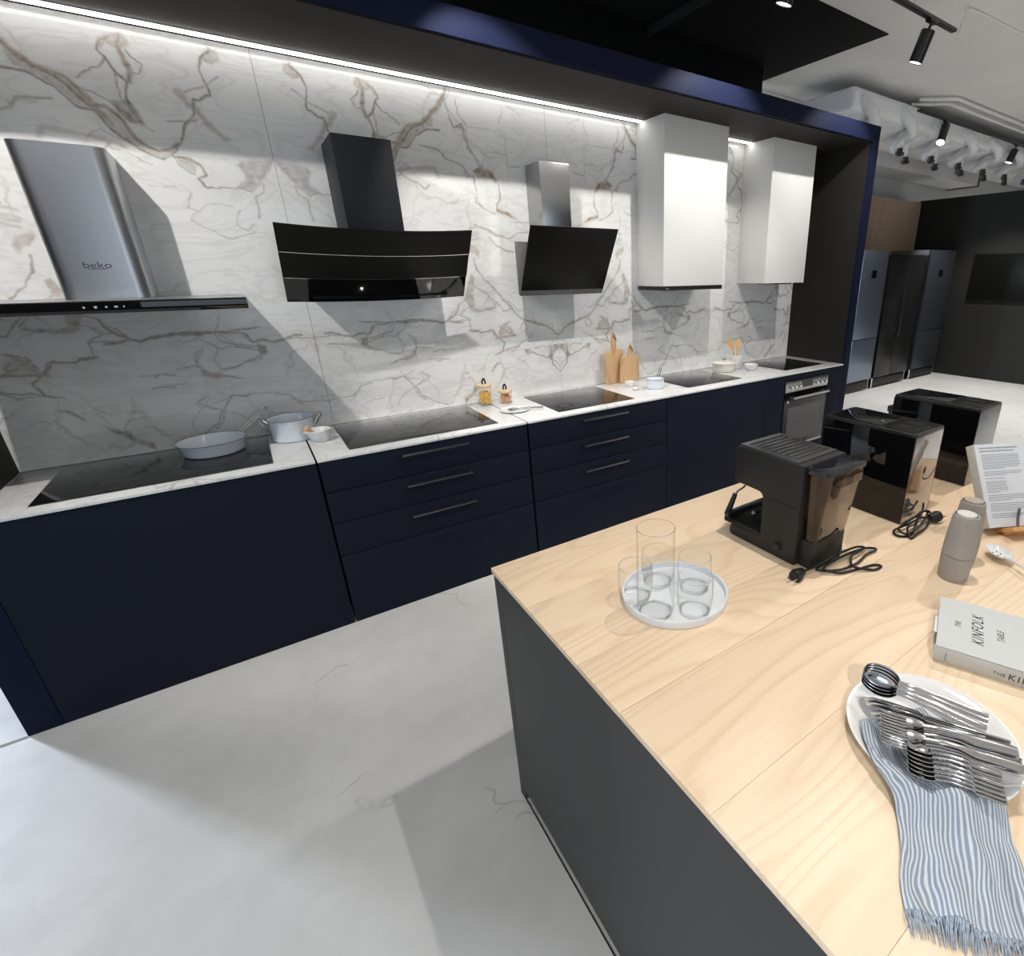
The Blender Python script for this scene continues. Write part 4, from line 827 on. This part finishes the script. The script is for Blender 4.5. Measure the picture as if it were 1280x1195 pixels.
# cutlery prototypes, local +x = from the head tip towards the handle end, z up
def strip(mb, xs, hw, zc, dp, th, n=6, y0=0):
    P = list(zip(xs, hw, zc, dp))
    def f(u, v):
        k = u * (len(P) - 1); i = min(int(k), len(P) - 2); t_ = k - i
        a, b = P[i], P[i + 1]; x, w, z_, d_ = [a[q] + (b[q] - a[q]) * t_ for q in range(4)]
        s = v * 2 - 1
        return Vector((x, y0 + w * s, z_ + d_ * s * s))
    mb.surf(f, (len(P) - 1) * 3, n, -th)
def cs(pts, n=5):
    return [tuple(p) for p in smooth_path([Vector(p) for p in pts], n)]
def handle(L, w, x0, z0, th=.0022):
    mb = MB(); xs = [x0, x0 + .02, x0 + .05, L * .7, L - .006, L]
    strip(mb, xs, [.0028, .0026, .0032, w * .9, w, w * .75], [z0, z0 + .004, z0 + .004, z0 + .0015, z0 + .001, z0 + .001], [-.0006, -.0008, -.001, -.0022, -.0024, -.0020], th, 6); return mb
def spoon_proto(L, bl, bw, dep, hw):
    root = thing('spoon', 'x', 'spoon'); n = 14; xs = []; ws = []; zc = []; dp = []
    for k in range(n + 1):
        t_ = k / n; x = bl * t_; e = math.sin(math.acos(max(-1, min(1, 1 - 2 * min(1, t_ * 1.02)))))
        w = bw * max(.03, e) ** .9 if t_ < .93 else max(.0030, bw * e ** .9)
        xs.append(x); ws.append(max(w, .0006 if k == 0 else .003)); d_ = dep * e; zc.append(.0012 + dep - d_); dp.append(d_)
    mb = MB(); strip(mb, xs, ws, zc, dp, .0013, 10); put('bowl', mb, CUT, root, local=True)
    put('handle', handle(L, hw, bl - .003, dep + .0005), CUT, root, local=True); return root
def fork_proto(L):
    root = thing('fork', 'x', 'fork'); mb = MB()
    for y in (-.0090, -.0030, .0030, .0090):
        strip(mb, [0, .008, .03, .046], [.0007, .0016, .0019, .0022], [.006, .003, .0015, .002], [0] * 4, .0016, 2, y)
    strip(mb, [.044, .052, .062, .070], [.0115, .0115, .008, .003], [.002, .003, .006, .008], [.002, .002, .001, 0], .0016, 6)
    put('tines', mb, CUT, root, local=True); put('handle', handle(L, .0085, .068, .0075), CUT, root, local=True); return root
def knife_proto(L):
    root = thing('knife', 'x', 'knife'); mb = MB()
    mb.prism([(0, .002)] + [(.015, .009), (.04, .0105), (.085, .0100), (.098, .006), (.098, -.005), (.04, -.007), (.01, -.005)], 'z', .001, .0022)
    put('blade', mb, CUT, root, .0004, local=True)
    put('handle', MB().box(.097, L, -.0058, .0062, 0, .0050), CUT, root, .0015, local=True); return root
def lay(proto, first, tip, end, lab, grp, roll=0):
    tip = Vector(tip); end = Vector(end); x = (end - tip).normalized(); y = Vector((0, 0, 1)).cross(x).normalized(); z_ = x.cross(y)
    M_ = Matrix.Identity(3)
    for i in range(3): M_[i][0] = x[i]; M_[i][1] = y[i]; M_[i][2] = z_[i]
    e = (M_ @ Matrix.Rotation(roll, 3, 'X')).to_euler()
    if first: proto.location = tip; proto.rotation_euler = e; proto['label'] = lab; proto['group'] = grp; return proto
    return dup(proto, tip, e, lab, grp)
ORD = ('topmost', 'second from the top', 'third from the top', 'fourth from the top', 'fifth from the top', 'sixth from the top', 'seventh from the top')
jt = lambda a: rgc.uniform(-a, a)
rgc = random.Random(12)
LS = spoon_proto(.205, .066, .0215, .013, .0064)
for k in range(4):
    lay(LS, k == 0, (.987 - .0038 * k, -2.290 - .0016 * k, .963 - .0026 * k), (1.064 - .0105 * k + jt(.003), -2.508 - .003 * k - jt(.004), .957 - .0044 * k), 'large steel tablespoon, %s of the nested stack' % ORD[k], 'tablespoons nested on the plate', .5)
KN = knife_proto(.228)
for k in range(6):
    lay(KN, k == 0, (.930 - .0035 * k, -2.326 - .006 * k + jt(.003), .957 - .0035 * k), (1.040 - .007 * k + jt(.004), -2.532 - .004 * k, .955 - .0032 * k), 'steel table knife, %s of the bundle between large spoons and forks' % ORD[k], 'table knives bundled on the plate', 1.35 + .12 * (k % 3))
FK = fork_proto(.205)
for k in range(8):
    s, r = k % 4, k // 4
    lay(FK, k == 0, (.912 - .024 * r - .003 * s, -2.366 - .014 * r - .003 * s, .9605 - .0035 * s), (1.022 - .026 * r + .004 * s + jt(.004), -2.545 - .012 * r - .003 * s, .958 - .0035 * s), 'steel table fork, %s in the stack %s' % (ORD[s], 'beside the knives' if r == 0 else 'beside the teaspoons'), 'table forks stacked on the plate', .12)
TS = spoon_proto(.135, .042, .0145, .009, .0055)
for k in range(7):
    lay(TS, k == 0, (.886 - .0045 * k, -2.425 - .0035 * k, .956 - .0030 * k), (.948 - .0050 * k + jt(.002), -2.538 - .0025 * k, .953 - .0030 * k), 'small steel teaspoon, %s in the stack on the striped towel' % ORD[k], 'teaspoons stacked on the towel', -.35)

# ------------------------------------------------------------------ things on the marble worktop
WZ = .9; HZ = .9036
def enamel(name, lab, cat, c, z0, prof, rim, mat=ENAM, rimmat=None, n=56):
    t = thing(name, lab, cat, (c[0], c[1], z0))
    th = .002
    inn = [(r - th, z_ + (th if i == 0 else 0)) for i, (r, z_) in enumerate(prof)][::-1]
    put('bowl', MB().lathe([(0, prof[0][1])] + prof + inn + [(0, prof[0][1] + th)], (c[0], c[1], z0), n), mat, t, ang=50)
    r, z_ = prof[-1]
    if rim: put('rim', MB().lathe([(r + .0012 * math.cos(a), z_ + .0012 * math.sin(a)) for a in [2 * PI * k / 8 for k in range(9)]], (c[0], c[1], z0), n), rimmat or STEELD, t)
    return t
fp = (-.083, .440)
t = enamel('frying_pan', 'pale blue-white enamel frying pan with a looped steel handle on the left hob', 'pan', fp, HZ, [(.105, 0), (.116, .004), (.121, .012), (.130, .052), (.137, .062)], True)
d = Vector((.78, .62, 0)).normalized(); s = Vector((-d.y, d.x, 0)); c0 = Vector((*fp, HZ + .050))
hp = []
for k in (0,):
    a = c0 + d * .128
    hp = [a + s * .010, a + s * .010 + d * .04 + Vector((0, 0, .022)), a + s * .012 + d * .16 + Vector((0, 0, .085)), a + s * .006 + d * .178 + Vector((0, 0, .095)), a - s * .006 + d * .178 + Vector((0, 0, .095)), a - s * .012 + d * .16 + Vector((0, 0, .085)), a - s * .010 + d * .04 + Vector((0, 0, .022)), a - s * .010]
put('handle', MB().tube(smooth_path(hp, 5), .0042, 8), CHR, t)
cp = (.248, .474)
t = enamel('stock_pot', 'pale enamel pot with two looped steel handles behind the small marble bowl', 'pot', cp, WZ, [(.088, 0), (.096, .004), (.098, .012), (.099, .100), (.106, .112)], True)
for sg in (-1, 1):
    d = Vector((.92 * sg, .18 * sg if sg > 0 else .30, 0)).normalized(); s = Vector((-d.y, d.x, 0)); a = Vector((*cp, WZ + .090)) + d * .100
    put('handle', MB().tube(smooth_path([a + s * .028 - Vector((0, 0, .035)), a + s * .028 + d * .018 - Vector((0, 0, .005)), a + s * .020 + d * .040 + Vector((0, 0, .020)), a - s * .020 + d * .040 + Vector((0, 0, .020)), a - s * .028 + d * .018 - Vector((0, 0, .005)), a - s * .028 - Vector((0, 0, .035))], 5), .004, 8), CHR, t)
bp_ = (.350, .342)
t = thing('mortar', 'small pale marble mortar bowl holding a wooden pestle, over the worktop joint', 'mortar', (*bp_, WZ))
put('bowl', MB().lathe([(0, 0), (.036, 0), (.040, .003), (.052, .035), (.058, .058), (.056, .060), (.052, .058), (.042, .030), (.030, .012), (0, .010)], (*bp_, WZ), 44), MAR2, t, ang=50)
put('spout', MB().prism([(bp_[0] - .070, bp_[1] - .004), (bp_[0] - .057, bp_[1] - .013), (bp_[0] - .057, bp_[1] + .013)], 'z', WZ + .050, WZ + .058), MAR2, t, .002)
p_ = Vector((bp_[0] - .005, bp_[1], WZ + .014)); q_ = Vector((bp_[0] - .050, bp_[1] + .012, WZ + .066))
ps = thing('pestle', 'small wooden pestle leaning in the marble mortar', 'pestle', p_, None)
put('shaft', MB().tube([p_, p_.lerp(q_, .3), p_.lerp(q_, .7), q_, q_ + (q_ - p_) * .2], [.009, .009, .013, .019, .011], 16), OAKB, ps)

# storage jars
def jar(c, R, H, fill, lab, n, rg_, what, size):
    t = thing('storage_jar', lab, 'jar', (*c, WZ), 'glass storage jars with wooden lids')
    put('glass_body', MB().lathe([(0, 0), (R * .92, 0), (R, .004), (R, H * .93), (R * .93, H), (R * .93 - .0018, H), (R - .0018, H * .92), (R - .0018, .007), (R * .88, .004), (0, .004)], (*c, WZ), 40), GLS, t, ang=50)
    put('lid', MB().lathe([(0, H + .001), (R * 1.10, H + .001), (R * 1.18, H + .006), (R * 1.16, H + .018), (R * 1.1, H + .021), (0, H + .021)], (*c, WZ), 40), LIDW, t, ang=40)
    put('pull_loop', MB().tube(smooth_path([(c[0] - .008, c[1], WZ + H + .018), (c[0] - .010, c[1], WZ + H + .036), (c[0], c[1], WZ + H + .056), (c[0] + .010, c[1], WZ + H + .036), (c[0] + .008, c[1], WZ + H + .018)], 4), .0052, 8), RUB, t)
    mb = MB(); rn = random.Random(rg_)
    for k in range(n):
        a = rn.uniform(0, 2 * PI); r = (R - .003 - size * .9) * math.sqrt(rn.uniform(.25, 1)); z_ = WZ + .005 + size * .6 + (fill - .012) * (k / n)
        p = Vector((c[0] + r * math.cos(a), c[1] + r * math.sin(a), z_)); d = Vector((rn.uniform(-1, 1), rn.uniform(-1, 1), rn.uniform(-.6, .6))).normalized() * size
        if what == 'pasta': mb.tube([p - d, p - d * .3 + Vector((0, 0, size * .3)), p + d * .3 + Vector((0, 0, size * .3)), p + d], [size * .35, size * .45, size * .45, size * .35], 6)
        else: mb.tube([p - d * .9, p - d * .5, p, p + d * .5, p + d * .9], [size * .1, size * .55, size * .66, size * .5, size * .1], 8)
    put('pasta_filling' if what == 'pasta' else 'nut_filling', mb, PASTA if what == 'pasta' else NUTS, t, kind='stuff')
jar((1.312, .548), .040, .115, .085, 'taller glass jar of yellow pasta with a wooden lid and black loop', 230, 1, 'pasta', .0105)
jar((1.437, .520), .039, .068, .052, 'shorter glass jar of nuts with a wooden lid and black loop', 60, 2, 'nuts', .015)
# small plate with knife
sc = (1.396, .290)
o = put('small_plate', MB().lathe([(0, .003), (.060, .003), (.088, .010), (.089, .008), (.062, .0), (0, 0)], (*sc, WZ), 48), CERA, None, ang=50, loc=(*sc, WZ))
tag(o, 'small white plate with a butter knife and dark herbs in front of the jars', 'plate')
kn = thing('butter_knife', 'small steel butter knife resting on the small white plate', 'knife', (1.40, .28, WZ + .012))
put('blade', MB().tube([(1.365, .300, WZ + .013), (1.385, .292, WZ + .0135), (1.43, .272, WZ + .0135)], [.002, .007, .006], 6), STEELV, kn)
put('handle', MB().tube([(1.43, .272, WZ + .0135), (1.48, .246, WZ + .014), (1.55, .206, WZ + .014)], [.004, .005, .006], 8), STEELV, kn)
mb = MB(); rn = random.Random(8)
for k in range(40):
    a = rn.uniform(0, 6.28); r = rn.uniform(0, .030); x, y = 1.385 + r * math.cos(a), .305 + r * math.sin(a); L = rn.uniform(.002, .006)
    mb.box(x, x + L, y, y + L * .7, WZ + .0035, WZ + .0035 + rn.uniform(.002, .008))
o = put('herbs', mb, plain('grey_herbs', (.10, .10, .11), .7, var=.4), None, loc=(1.385, .305, WZ)); tag(o, 'small heap of dark dried herbs on the small white plate', 'herbs'); o['kind'] = 'stuff'

# cutting boards leaning on the wall
def board(x0, w, h, hh, hw, y, lean, lab, tilt, z_):
    b = thing('cutting_board', lab, 'cutting board', (x0 + w / 2, y, WZ + .0003 + w / 2 * abs(tilt)), 'wooden cutting boards leaning on the marble', rot=(-lean, tilt, 0))
    r = .022; body = [(w / 2 - r * 0, .0)]
    P = []
    def arc2(cx, cz, r, a0, a1, n=5): return [(cx + r * math.cos(math.radians(a0 + (a1 - a0) * k / n)), cz + r * math.sin(math.radians(a0 + (a1 - a0) * k / n))) for k in range(n + 1)]
    P += arc2(w / 2 - r, r, r, -90, 0); P += arc2(w / 2 - r, h - r, r, 0, 80); P += [(hw / 2 + .012, h + .004), (hw / 2 + .002, h + .015)]
    P += arc2(0, h + hh - hw / 2, hw / 2, 0, 180, 8)
    P += [(-hw / 2 - .002, h + .015), (-hw / 2 - .012, h + .004)]; P += arc2(-w / 2 + r, h - r, r, 100, 180); P += arc2(-w / 2 + r, r, r, 180, 270)
    put('board', MB().prism(P, 'y', -.016, 0), OAKB, b, .002, local=True)
    put('leather_loop', MB().tube(smooth_path([(0, -.018, h + hh - hw * .55), (-.016, -.024, h + hh - .004), (-.006, -.015, h + hh + .008), (.006, .004, h + hh + .004), (.0, -.018, h + hh - hw * .55), (.010, -.020, h + hh - .028), (.016, -.020, h + hh - .045)], 4), .0024, 6), RUB, b, local=True)
board(2.262, .158, .255, .122, .036, .590, -.115, 'taller wooden cutting board, left of the pair leaning on the marble', -.06, 0)
board(2.376, .172, .205, .085, .036, .560, -.13, 'shorter wooden cutting board with rounded corners, in front and right of the pair', -.035, 0)
def sbowl(c, r, h, lab, mat=CERA):
    o = put('small_bowl', MB().lathe([(0, 0), (r * .55, 0), (r * .6, .003), (r * .9, h * .55), (r, h), (r - .002, h), (r * .86, h * .5), (r * .5, .006), (0, .005)], (*c, WZ), 36), mat, None, ang=50, loc=(*c, WZ))
    return tag(o, lab, 'bowl', 'small white bowls on the marble')
sbowl((2.372, .415), .042, .040, 'small white bowl with a wooden spoon in front of the cutting boards')
ws = put('wooden_spoon', MB().tube([(2.375, .42, WZ + .010), (2.37, .44, WZ + .035), (2.365, .47, WZ + .075)], [.006, .003, .003], 8), BAMB, None, loc=(2.37, .44, WZ)); tag(ws, 'tiny wooden spoon standing in the small white bowl', 'spoon')
sbowl((2.335, .290), .027, .016, 'tiny shallow white dish in front of the small bowl by the cutting boards')
c = (2.492, .265)
t = enamel('saucepan', 'small white enamel saucepan with a looped handle right of the cutting boards', 'pan', c, WZ, [(.060, 0), (.066, .004), (.067, .010), (.067, .066), (.069, .070)], True)
d = Vector((.80, .60, 0)).normalized(); s = Vector((-d.y, d.x, 0)); a = Vector((*c, WZ + .062)) + d * .066
put('handle', MB().tube(smooth_path([a + s * .008, a + s * .008 + d * .06 + Vector((0, 0, .030)), a + s * .006 + d * .115 + Vector((0, 0, .052)), a - s * .006 + d * .115 + Vector((0, 0, .052)), a - s * .008 + d * .06 + Vector((0, 0, .030)), a - s * .008], 5), .003, 8), CHR, t)
c = (3.385, .440)
t = enamel('lidded_casserole', 'cream lidded casserole with a pointed steel knob, left of the utensil crock', 'pot', c, WZ, [(.082, 0), (.092, .005), (.098, .030), (.106, .072)], False, CREAM)
ld = put('lid', MB().lathe([(.0, .090), (.03, .089), (.075, .083), (.107, .075), (.111, .073), (.109, .071), (0, .071)], (*c, WZ), 56), CREAM, t, ang=50)
put('lid_knob', MB().lathe([(0, .088), (.010, .089), (.008, .096), (.017, .102), (.016, .106), (.004, .118), (0, .126)], (*c, WZ), 24), STEELV, ld)
c = (3.575, .475)
t = enamel('utensil_crock', 'white cylindrical crock holding wooden kitchen utensils', 'crock', c, WZ, [(.050, 0), (.054, .004), (.055, .110), (.056, .118)], False, CERA)
def utensil(lab, dx, dy, L, head, holes=False, fz=1):
    b = Vector((c[0] - dx * .3, c[1] - dy * .3, WZ + .01)); e_ = Vector((c[0] + dx, c[1] + dy, WZ + L)); d = (e_ - b).normalized()
    t = thing('wooden_' + ('spatula' if holes else 'spoon'), lab, 'spatula' if holes else 'spoon', b, 'wooden utensils in the white crock')
    put('handle', MB().tube([b, b.lerp(e_, .7)], [.006, .006], 8), BAMB, t)
    h0 = b.lerp(e_, .62); sd_ = Vector((1, -.35, 0)).normalized()
    m = MB(); Hh = (e_ - h0)
    m.surf(lambda u, v: h0 + Hh * u + sd_ * (head * (math.sin(PI * min(1, u * .95 + .05)) ** .5 if not holes else (.35 + .65 * min(1, u * 2.2)) * (1 if u < .93 else .85)) * (v * 2 - 1)), 10, 4, .005)
    hd = put('blade' if holes else 'bowl', m, BAMB, t)
    if holes:
        m = MB()
        for i in (0, 1, 2):
            for j in (-1, 1):
                p = h0 + Hh * (.5 + .15 * i) + sd_ * j * head * .4 + Vector((-.0005, -.0008, 0)); m.cyl(p, p + Vector((-.35, -1, 0)).normalized() * .0012, .004, n=8)
        put('hole', m, plain('slot_shadow', (.25, .15, .08), .8), hd)
utensil('wooden spatula with holes in the white crock, leaning left', -.085, .02, .25, .026, True)
utensil('round wooden spoon in the white crock, leaning right', .045, .03, .25, .022)
sbowl((3.600, .325), .060, .050, 'white tapered bowl left of the last hob, before the crock')
# ------------------------------------------------------------------ ceiling zone
t = thing('ceiling_raft', 'black suspended ceiling raft above the navy portal', 'ceiling raft', (1, .7, 3.38))
put('raft_panel', MB().box(-4, 4.585, .045, 1.40, 3.379, 3.3865), BLK, t)
put('rear_panel', MB().box(-4, 4.50, 1.34, 1.40, 2.60, 3.379), BLK, t)
put('duct_box', MB().box(-3.2, 4.30, 1.02, 1.34, 3.16, 3.378), BLK, t, .01)
for k, x in enumerate((-1.2, .2, 1.6, 3.0)):
    put('mesh_bar', MB().box(x, x + .03, .10, 1.34, 3.33, 3.378), BLKW, t)

def lamp(tip, top, parent_track, lab, e, aim, vis=True, ang=115, bl=.35, r=.043):
    tip = Vector(tip); top = Vector(top); d = (tip - top).normalized()
    t = thing('spotlight', lab, 'spotlight', top, 'black cylinder spotlights on the ceiling tracks')
    b = top + d * .045
    mb = MB().cyl(b, tip - d * .001, r, n=28, cap=False).cyl(b, tip - d * .001, r - .003, n=28, cap=False)
    n = 28; mb2 = MB().cyl(b - d * .004, b, r * .96, r, n=28)
    put('housing', mb, BPL, t, ang=50); put('end_cap', mb2, BPL, t)
    put('lens', MB().cyl(tip - d * .012, tip - d * .006, r - .0035, n=28), LAMPG, t)
    put('stem', MB().cyl(top + Vector((0, 0, .0)), b + d * .01, .009, n=12), BPL, t)
    put('adapter', MB().box(top.x - .05, top.x + .05, top.y - .018, top.y + .018, top.z - .004, top.z + .012), BPL, t, .002)
    L = bpy.data.lights.new('spot', 'SPOT'); L.energy = e; L.spot_size = math.radians(ang); L.spot_blend = bl; L.shadow_soft_size = .014; L.color = (1, .965, .92)
    lo = bpy.data.objects.new('spot_beam', L); COL.objects.link(lo); lo.location = tip - d * .001
    lo.rotation_euler = (Vector(aim) - tip).to_track_quat('-Z', 'Y').to_euler()
    return t
def track(x0, x1, y, z_, lab, wires):
    t = thing('lighting_track', lab, 'lighting track', ((x0 + x1) / 2, y, z_), 'black lighting tracks')
    put('rail', MB().box(x0, x1, y - .018, y + .018, z_ - .003 + .015, z_ + .03), BPL, t, .001)
    for x in wires: put('suspension_wire', MB().cyl((x, y, z_ + .03), (x, y, 3.386), .0012, n=6), STEELV, t)
track(-2.2, 4.45, -.52, 3.19, 'black lighting track running over the aisle, above the kitchen', (-1, 1.5, 3.9))
SP = []
for k, (x, aimx, e) in enumerate(((-.62, .2, 108), (.98, 1.75, 105), (2.70, 2.7, 80), (4.06, 3.95, 58))):  # first two are unseen, assumed from the shadows on the marble
    lamp((x + .06, -.46, 2.985), (x + .075, -.523, 3.19), None, ('leftmost assumed spotlight over the kitchen, outside the picture', 'second assumed spotlight over the kitchen, outside the picture', 'spotlight cut by the top edge of the picture, tip glowing', 'large black spotlight hanging from the track end at upper right')[k], e, (aimx, .55, (1.55, 1.25, 1.3, 1.3)[k]), ang=(84, 70, 96, 96)[k], bl=.45)
# assumed second row over the island, unseen; first lamp read off the island's shadow
track(.2, 4.6, -1.95, 3.19, 'assumed black lighting track above the island, outside the picture', (1, 4))
for k, (x, y, e, lab) in enumerate(((1.44, -1.95, 82, 'assumed spotlight above the near half of the island'), (3.25, -2.0, 88, 'assumed spotlight above the far half of the island'))):
    lamp((x, y, 3.0), (x, y, 3.19), None, lab, e, (x - .2, y - .1, 0), ang=120, bl=.5)
track(6.10, 11.5, .53, 3.19, 'black lighting track over the fridge aisle at right', (6.4, 9))
lamp((6.57, .49, 2.975), (6.72, .53, 3.19), None, 'tilted spotlight near the left end of the far track', 115, (7.2, .6, 0), ang=100)
lamp((8.62, .57, 3.0), (8.66, .53, 3.19), None, 'upright spotlight on the far track near the right edge', 180, (9.1, .7, 0), ang=100, bl=.6)

# white boxed duct with branch pipes and black valves
t = thing('ventilation_duct', 'white lagged duct under the ceiling with curved branch pipes', 'duct', (6, .9, 3.3))
put('main_duct', MB().box(5.10, 10.5, .62, 1.20, 3.10, 3.29), DUCT, t, .06, 4)
put('ceiling_beam', MB().box(4.75, 11, 1.45, 1.75, 3.20, 3.386), CEIL, t, .01)
for k in range(7):
    x = 5.25 + k * .72
    p = smooth_path([(x, .64, 3.20), (x + .06, .56, 3.10), (x + .20, .60, 3.04), (x + .34, .76, 3.06), (x + .46, .90, 2.99), (x + .6, 1.0, 3.0)], 5)
    b = put('branch_pipe', MB().tube(p, .052, 12), DUCT, t)
    p = smooth_path([(x + .05, 1.15, 3.24), (x + .14, 1.05, 3.12), (x + .30, 1.12, 3.06), (x + .5, 1.2, 3.06)], 5)
    put('branch_pipe', MB().tube(p, .035, 12), DUCT, t)
    put('bracket', MB().box(x - .02, x + .30, .72, .76, 3.13, 3.20).box(x + .05, x + .08, .70, 1.15, 3.08, 3.20), DUCT, t, .004)
    for (dx, yy, zz_) in ((.44, .84, 2.92), (.12, .98, 2.90)):
        vv = put('valve', MB().cyl((x + dx, yy, zz_ - .03), (x + dx, yy, zz_ + .04), .030, n=12).box(x + dx - .06, x + dx + .06, yy - .018, yy + .018, zz_ - .02, zz_ + .008), BPL, t)
        put('valve_stem', MB().cyl((x + dx, yy, zz_ + .05), (x + dx, yy, 3.14), .010, n=8), DUCT, vv)
t = thing('air_duct', 'white rectangular air duct with a small vent above the fridges', 'duct', (8, 2, 3.1))
put('duct_section', MB().box(6.3, 9.85, 1.95, 2.45, 3.095, 3.325), DUCT, t, .004)
put('duct_section', MB().box(9.86, 11.12, 1.95, 2.45, 3.095, 3.325), DUCT, t, .004)
put('vent_grille', MB().box(10.18, 10.45, 1.944, 1.951, 3.19, 3.25), INKG, t)
for hx in (7.0, 8.6, 10.2): put('hanger_rod', MB().cyl((hx, 1.97, 3.32), (hx, 1.97, 3.387), .008, n=8).cyl((hx, 2.43, 3.32), (hx, 2.43, 3.387), .008, n=8), STEELV, t)
put('end_flange', MB().box(11.12, 11.16, 1.93, 2.47, 3.07, 3.35), STEELD, t)
t = thing('copper_line_bundle', 'thin painted pipes clipped along the ceiling at upper right', 'pipe', (8, .5, 3.45))
for y, z_ in ((.48, 3.33), (.40, 3.355)):
    put('pipe', MB().tube([(6.3, y + .25, z_), (6.6, y, z_), (12.5, y, z_)], .016, 8), CEIL, t)
put('pipe', MB().tube(smooth_path([(4.55, -.50, 3.22), (4.60, -.50, 3.32), (4.72, -.52, 3.375), (5.8, -.60, 3.378), (8, -.9, 3.378)], 5), .007, 6), CEIL, t)

# ------------------------------------------------------------------ fridge wall
FY = 1.412
cl = thing('fridge_surround', 'plywood cladding rising behind the row of fridges', 'panelling', (8, 1.6, 0))
put('wooden_panel', MB().box(6.30, 8.38, 2.20, 2.23, 0, 2.768), PLY, cl, .001)
put('wooden_panel', MB().box(8.384, 9.762, 2.20, 2.23, 0, 2.768), PLY, cl, .001)
def fridge(x0, x1, z1, mat, split, lab, kind):
    t = thing('fridge', lab, 'fridge', ((x0 + x1) / 2, FY + .3, 0), 'tall fridges against the back')
    put('cabinet', MB().box(x0, x1, FY + .035, FY + .64, .16, z1), STEELD if kind != 'black' else BPL, t, .003)
    if kind == 'black':
        m = x0 + (x1 - x0) * .46
        for a, b in ((x0, m - .003), (m + .003, x1)):
            d = put('door', MB().box(a, b, FY, FY + .033, .175, z1 - .005), mat, t, .004)
            hx = b - .03 if a == x0 else a + .03
            put('handle', MB().box(hx - .008, hx + .008, FY - .035, FY - .022, .75, 1.45).box(hx - .006, hx + .006, FY - .024, FY, .77, .79).box(hx - .006, hx + .006, FY - .024, FY, 1.41, 1.43), STEELV if a != x0 else BPL, d, .002)
            if a == x0: put('dispenser', MB().box(a + .10, b - .10, FY - .002, FY + .001, .95, 1.32), BLK, d)
    else:
        for a, b in ((.175, split - .006), (split + .006, z1 - .005)):
            d = put('door', MB().box(x0, x1, FY, FY + .033, a, b), mat, t, .004)
            if b > 1.2: put('display', MB().box((x0 + x1) / 2 - .06, (x0 + x1) / 2 + .06, FY - .002, FY + .001, 1.60, 1.70), BGL, d)
        put('handle_recess', MB().box(x0, x1, FY + .006, FY + .034, split - .006, split + .006), BLK, t)
    pt = put('plinth', MB().box(x0 + .02, x1 - .02, FY + .02, FY + .06, .03, .15), BPLM, t, .002)
    for xx in (x0 + .02, x1 - .02): put('foot', MB().cyl((xx, FY + .03, 0), (xx, FY + .03, .16), .012, n=12), CHR, t)
fridge(6.93, 7.555, 1.958, FRST, .78, 'blue-grey steel two-door fridge, partly hidden by the navy portal', 'steel')
fridge(7.63, 8.62, 1.912, FRDK, 0, 'wide black side-by-side fridge with a water dispenser, between two others', 'black')
fridge(8.76, 9.60, 1.99, plain('fridge_dark_steel', (.05, .055, .07), .35, .5), .78, 'dark steel two-door fridge against the black wall', 'dark')
# black partition with screen
t = thing('partition_wall', 'tall black partition beside the fridges', 'partition', (9.767, 0, 0))
put('panel', MB().box(9.767, 9.90, -3.5, 2.235, 0, 2.79), BLKW, t, .002)
s_ = thing('wall_screen', 'black switched-off screen on the black partition at the right edge', 'screen', (9.76, .2, 1.6))
put('screen_panel', MB().box(9.735, 9.764, -1.0, 1.19, 1.229, 1.931), BGLM, s_, .002)
put('bezel', MB().box(9.733, 9.737, -1.0, 1.19, 1.229, 1.242).box(9.733, 9.737, -1.0, 1.19, 1.918, 1.931), BLK, s_)
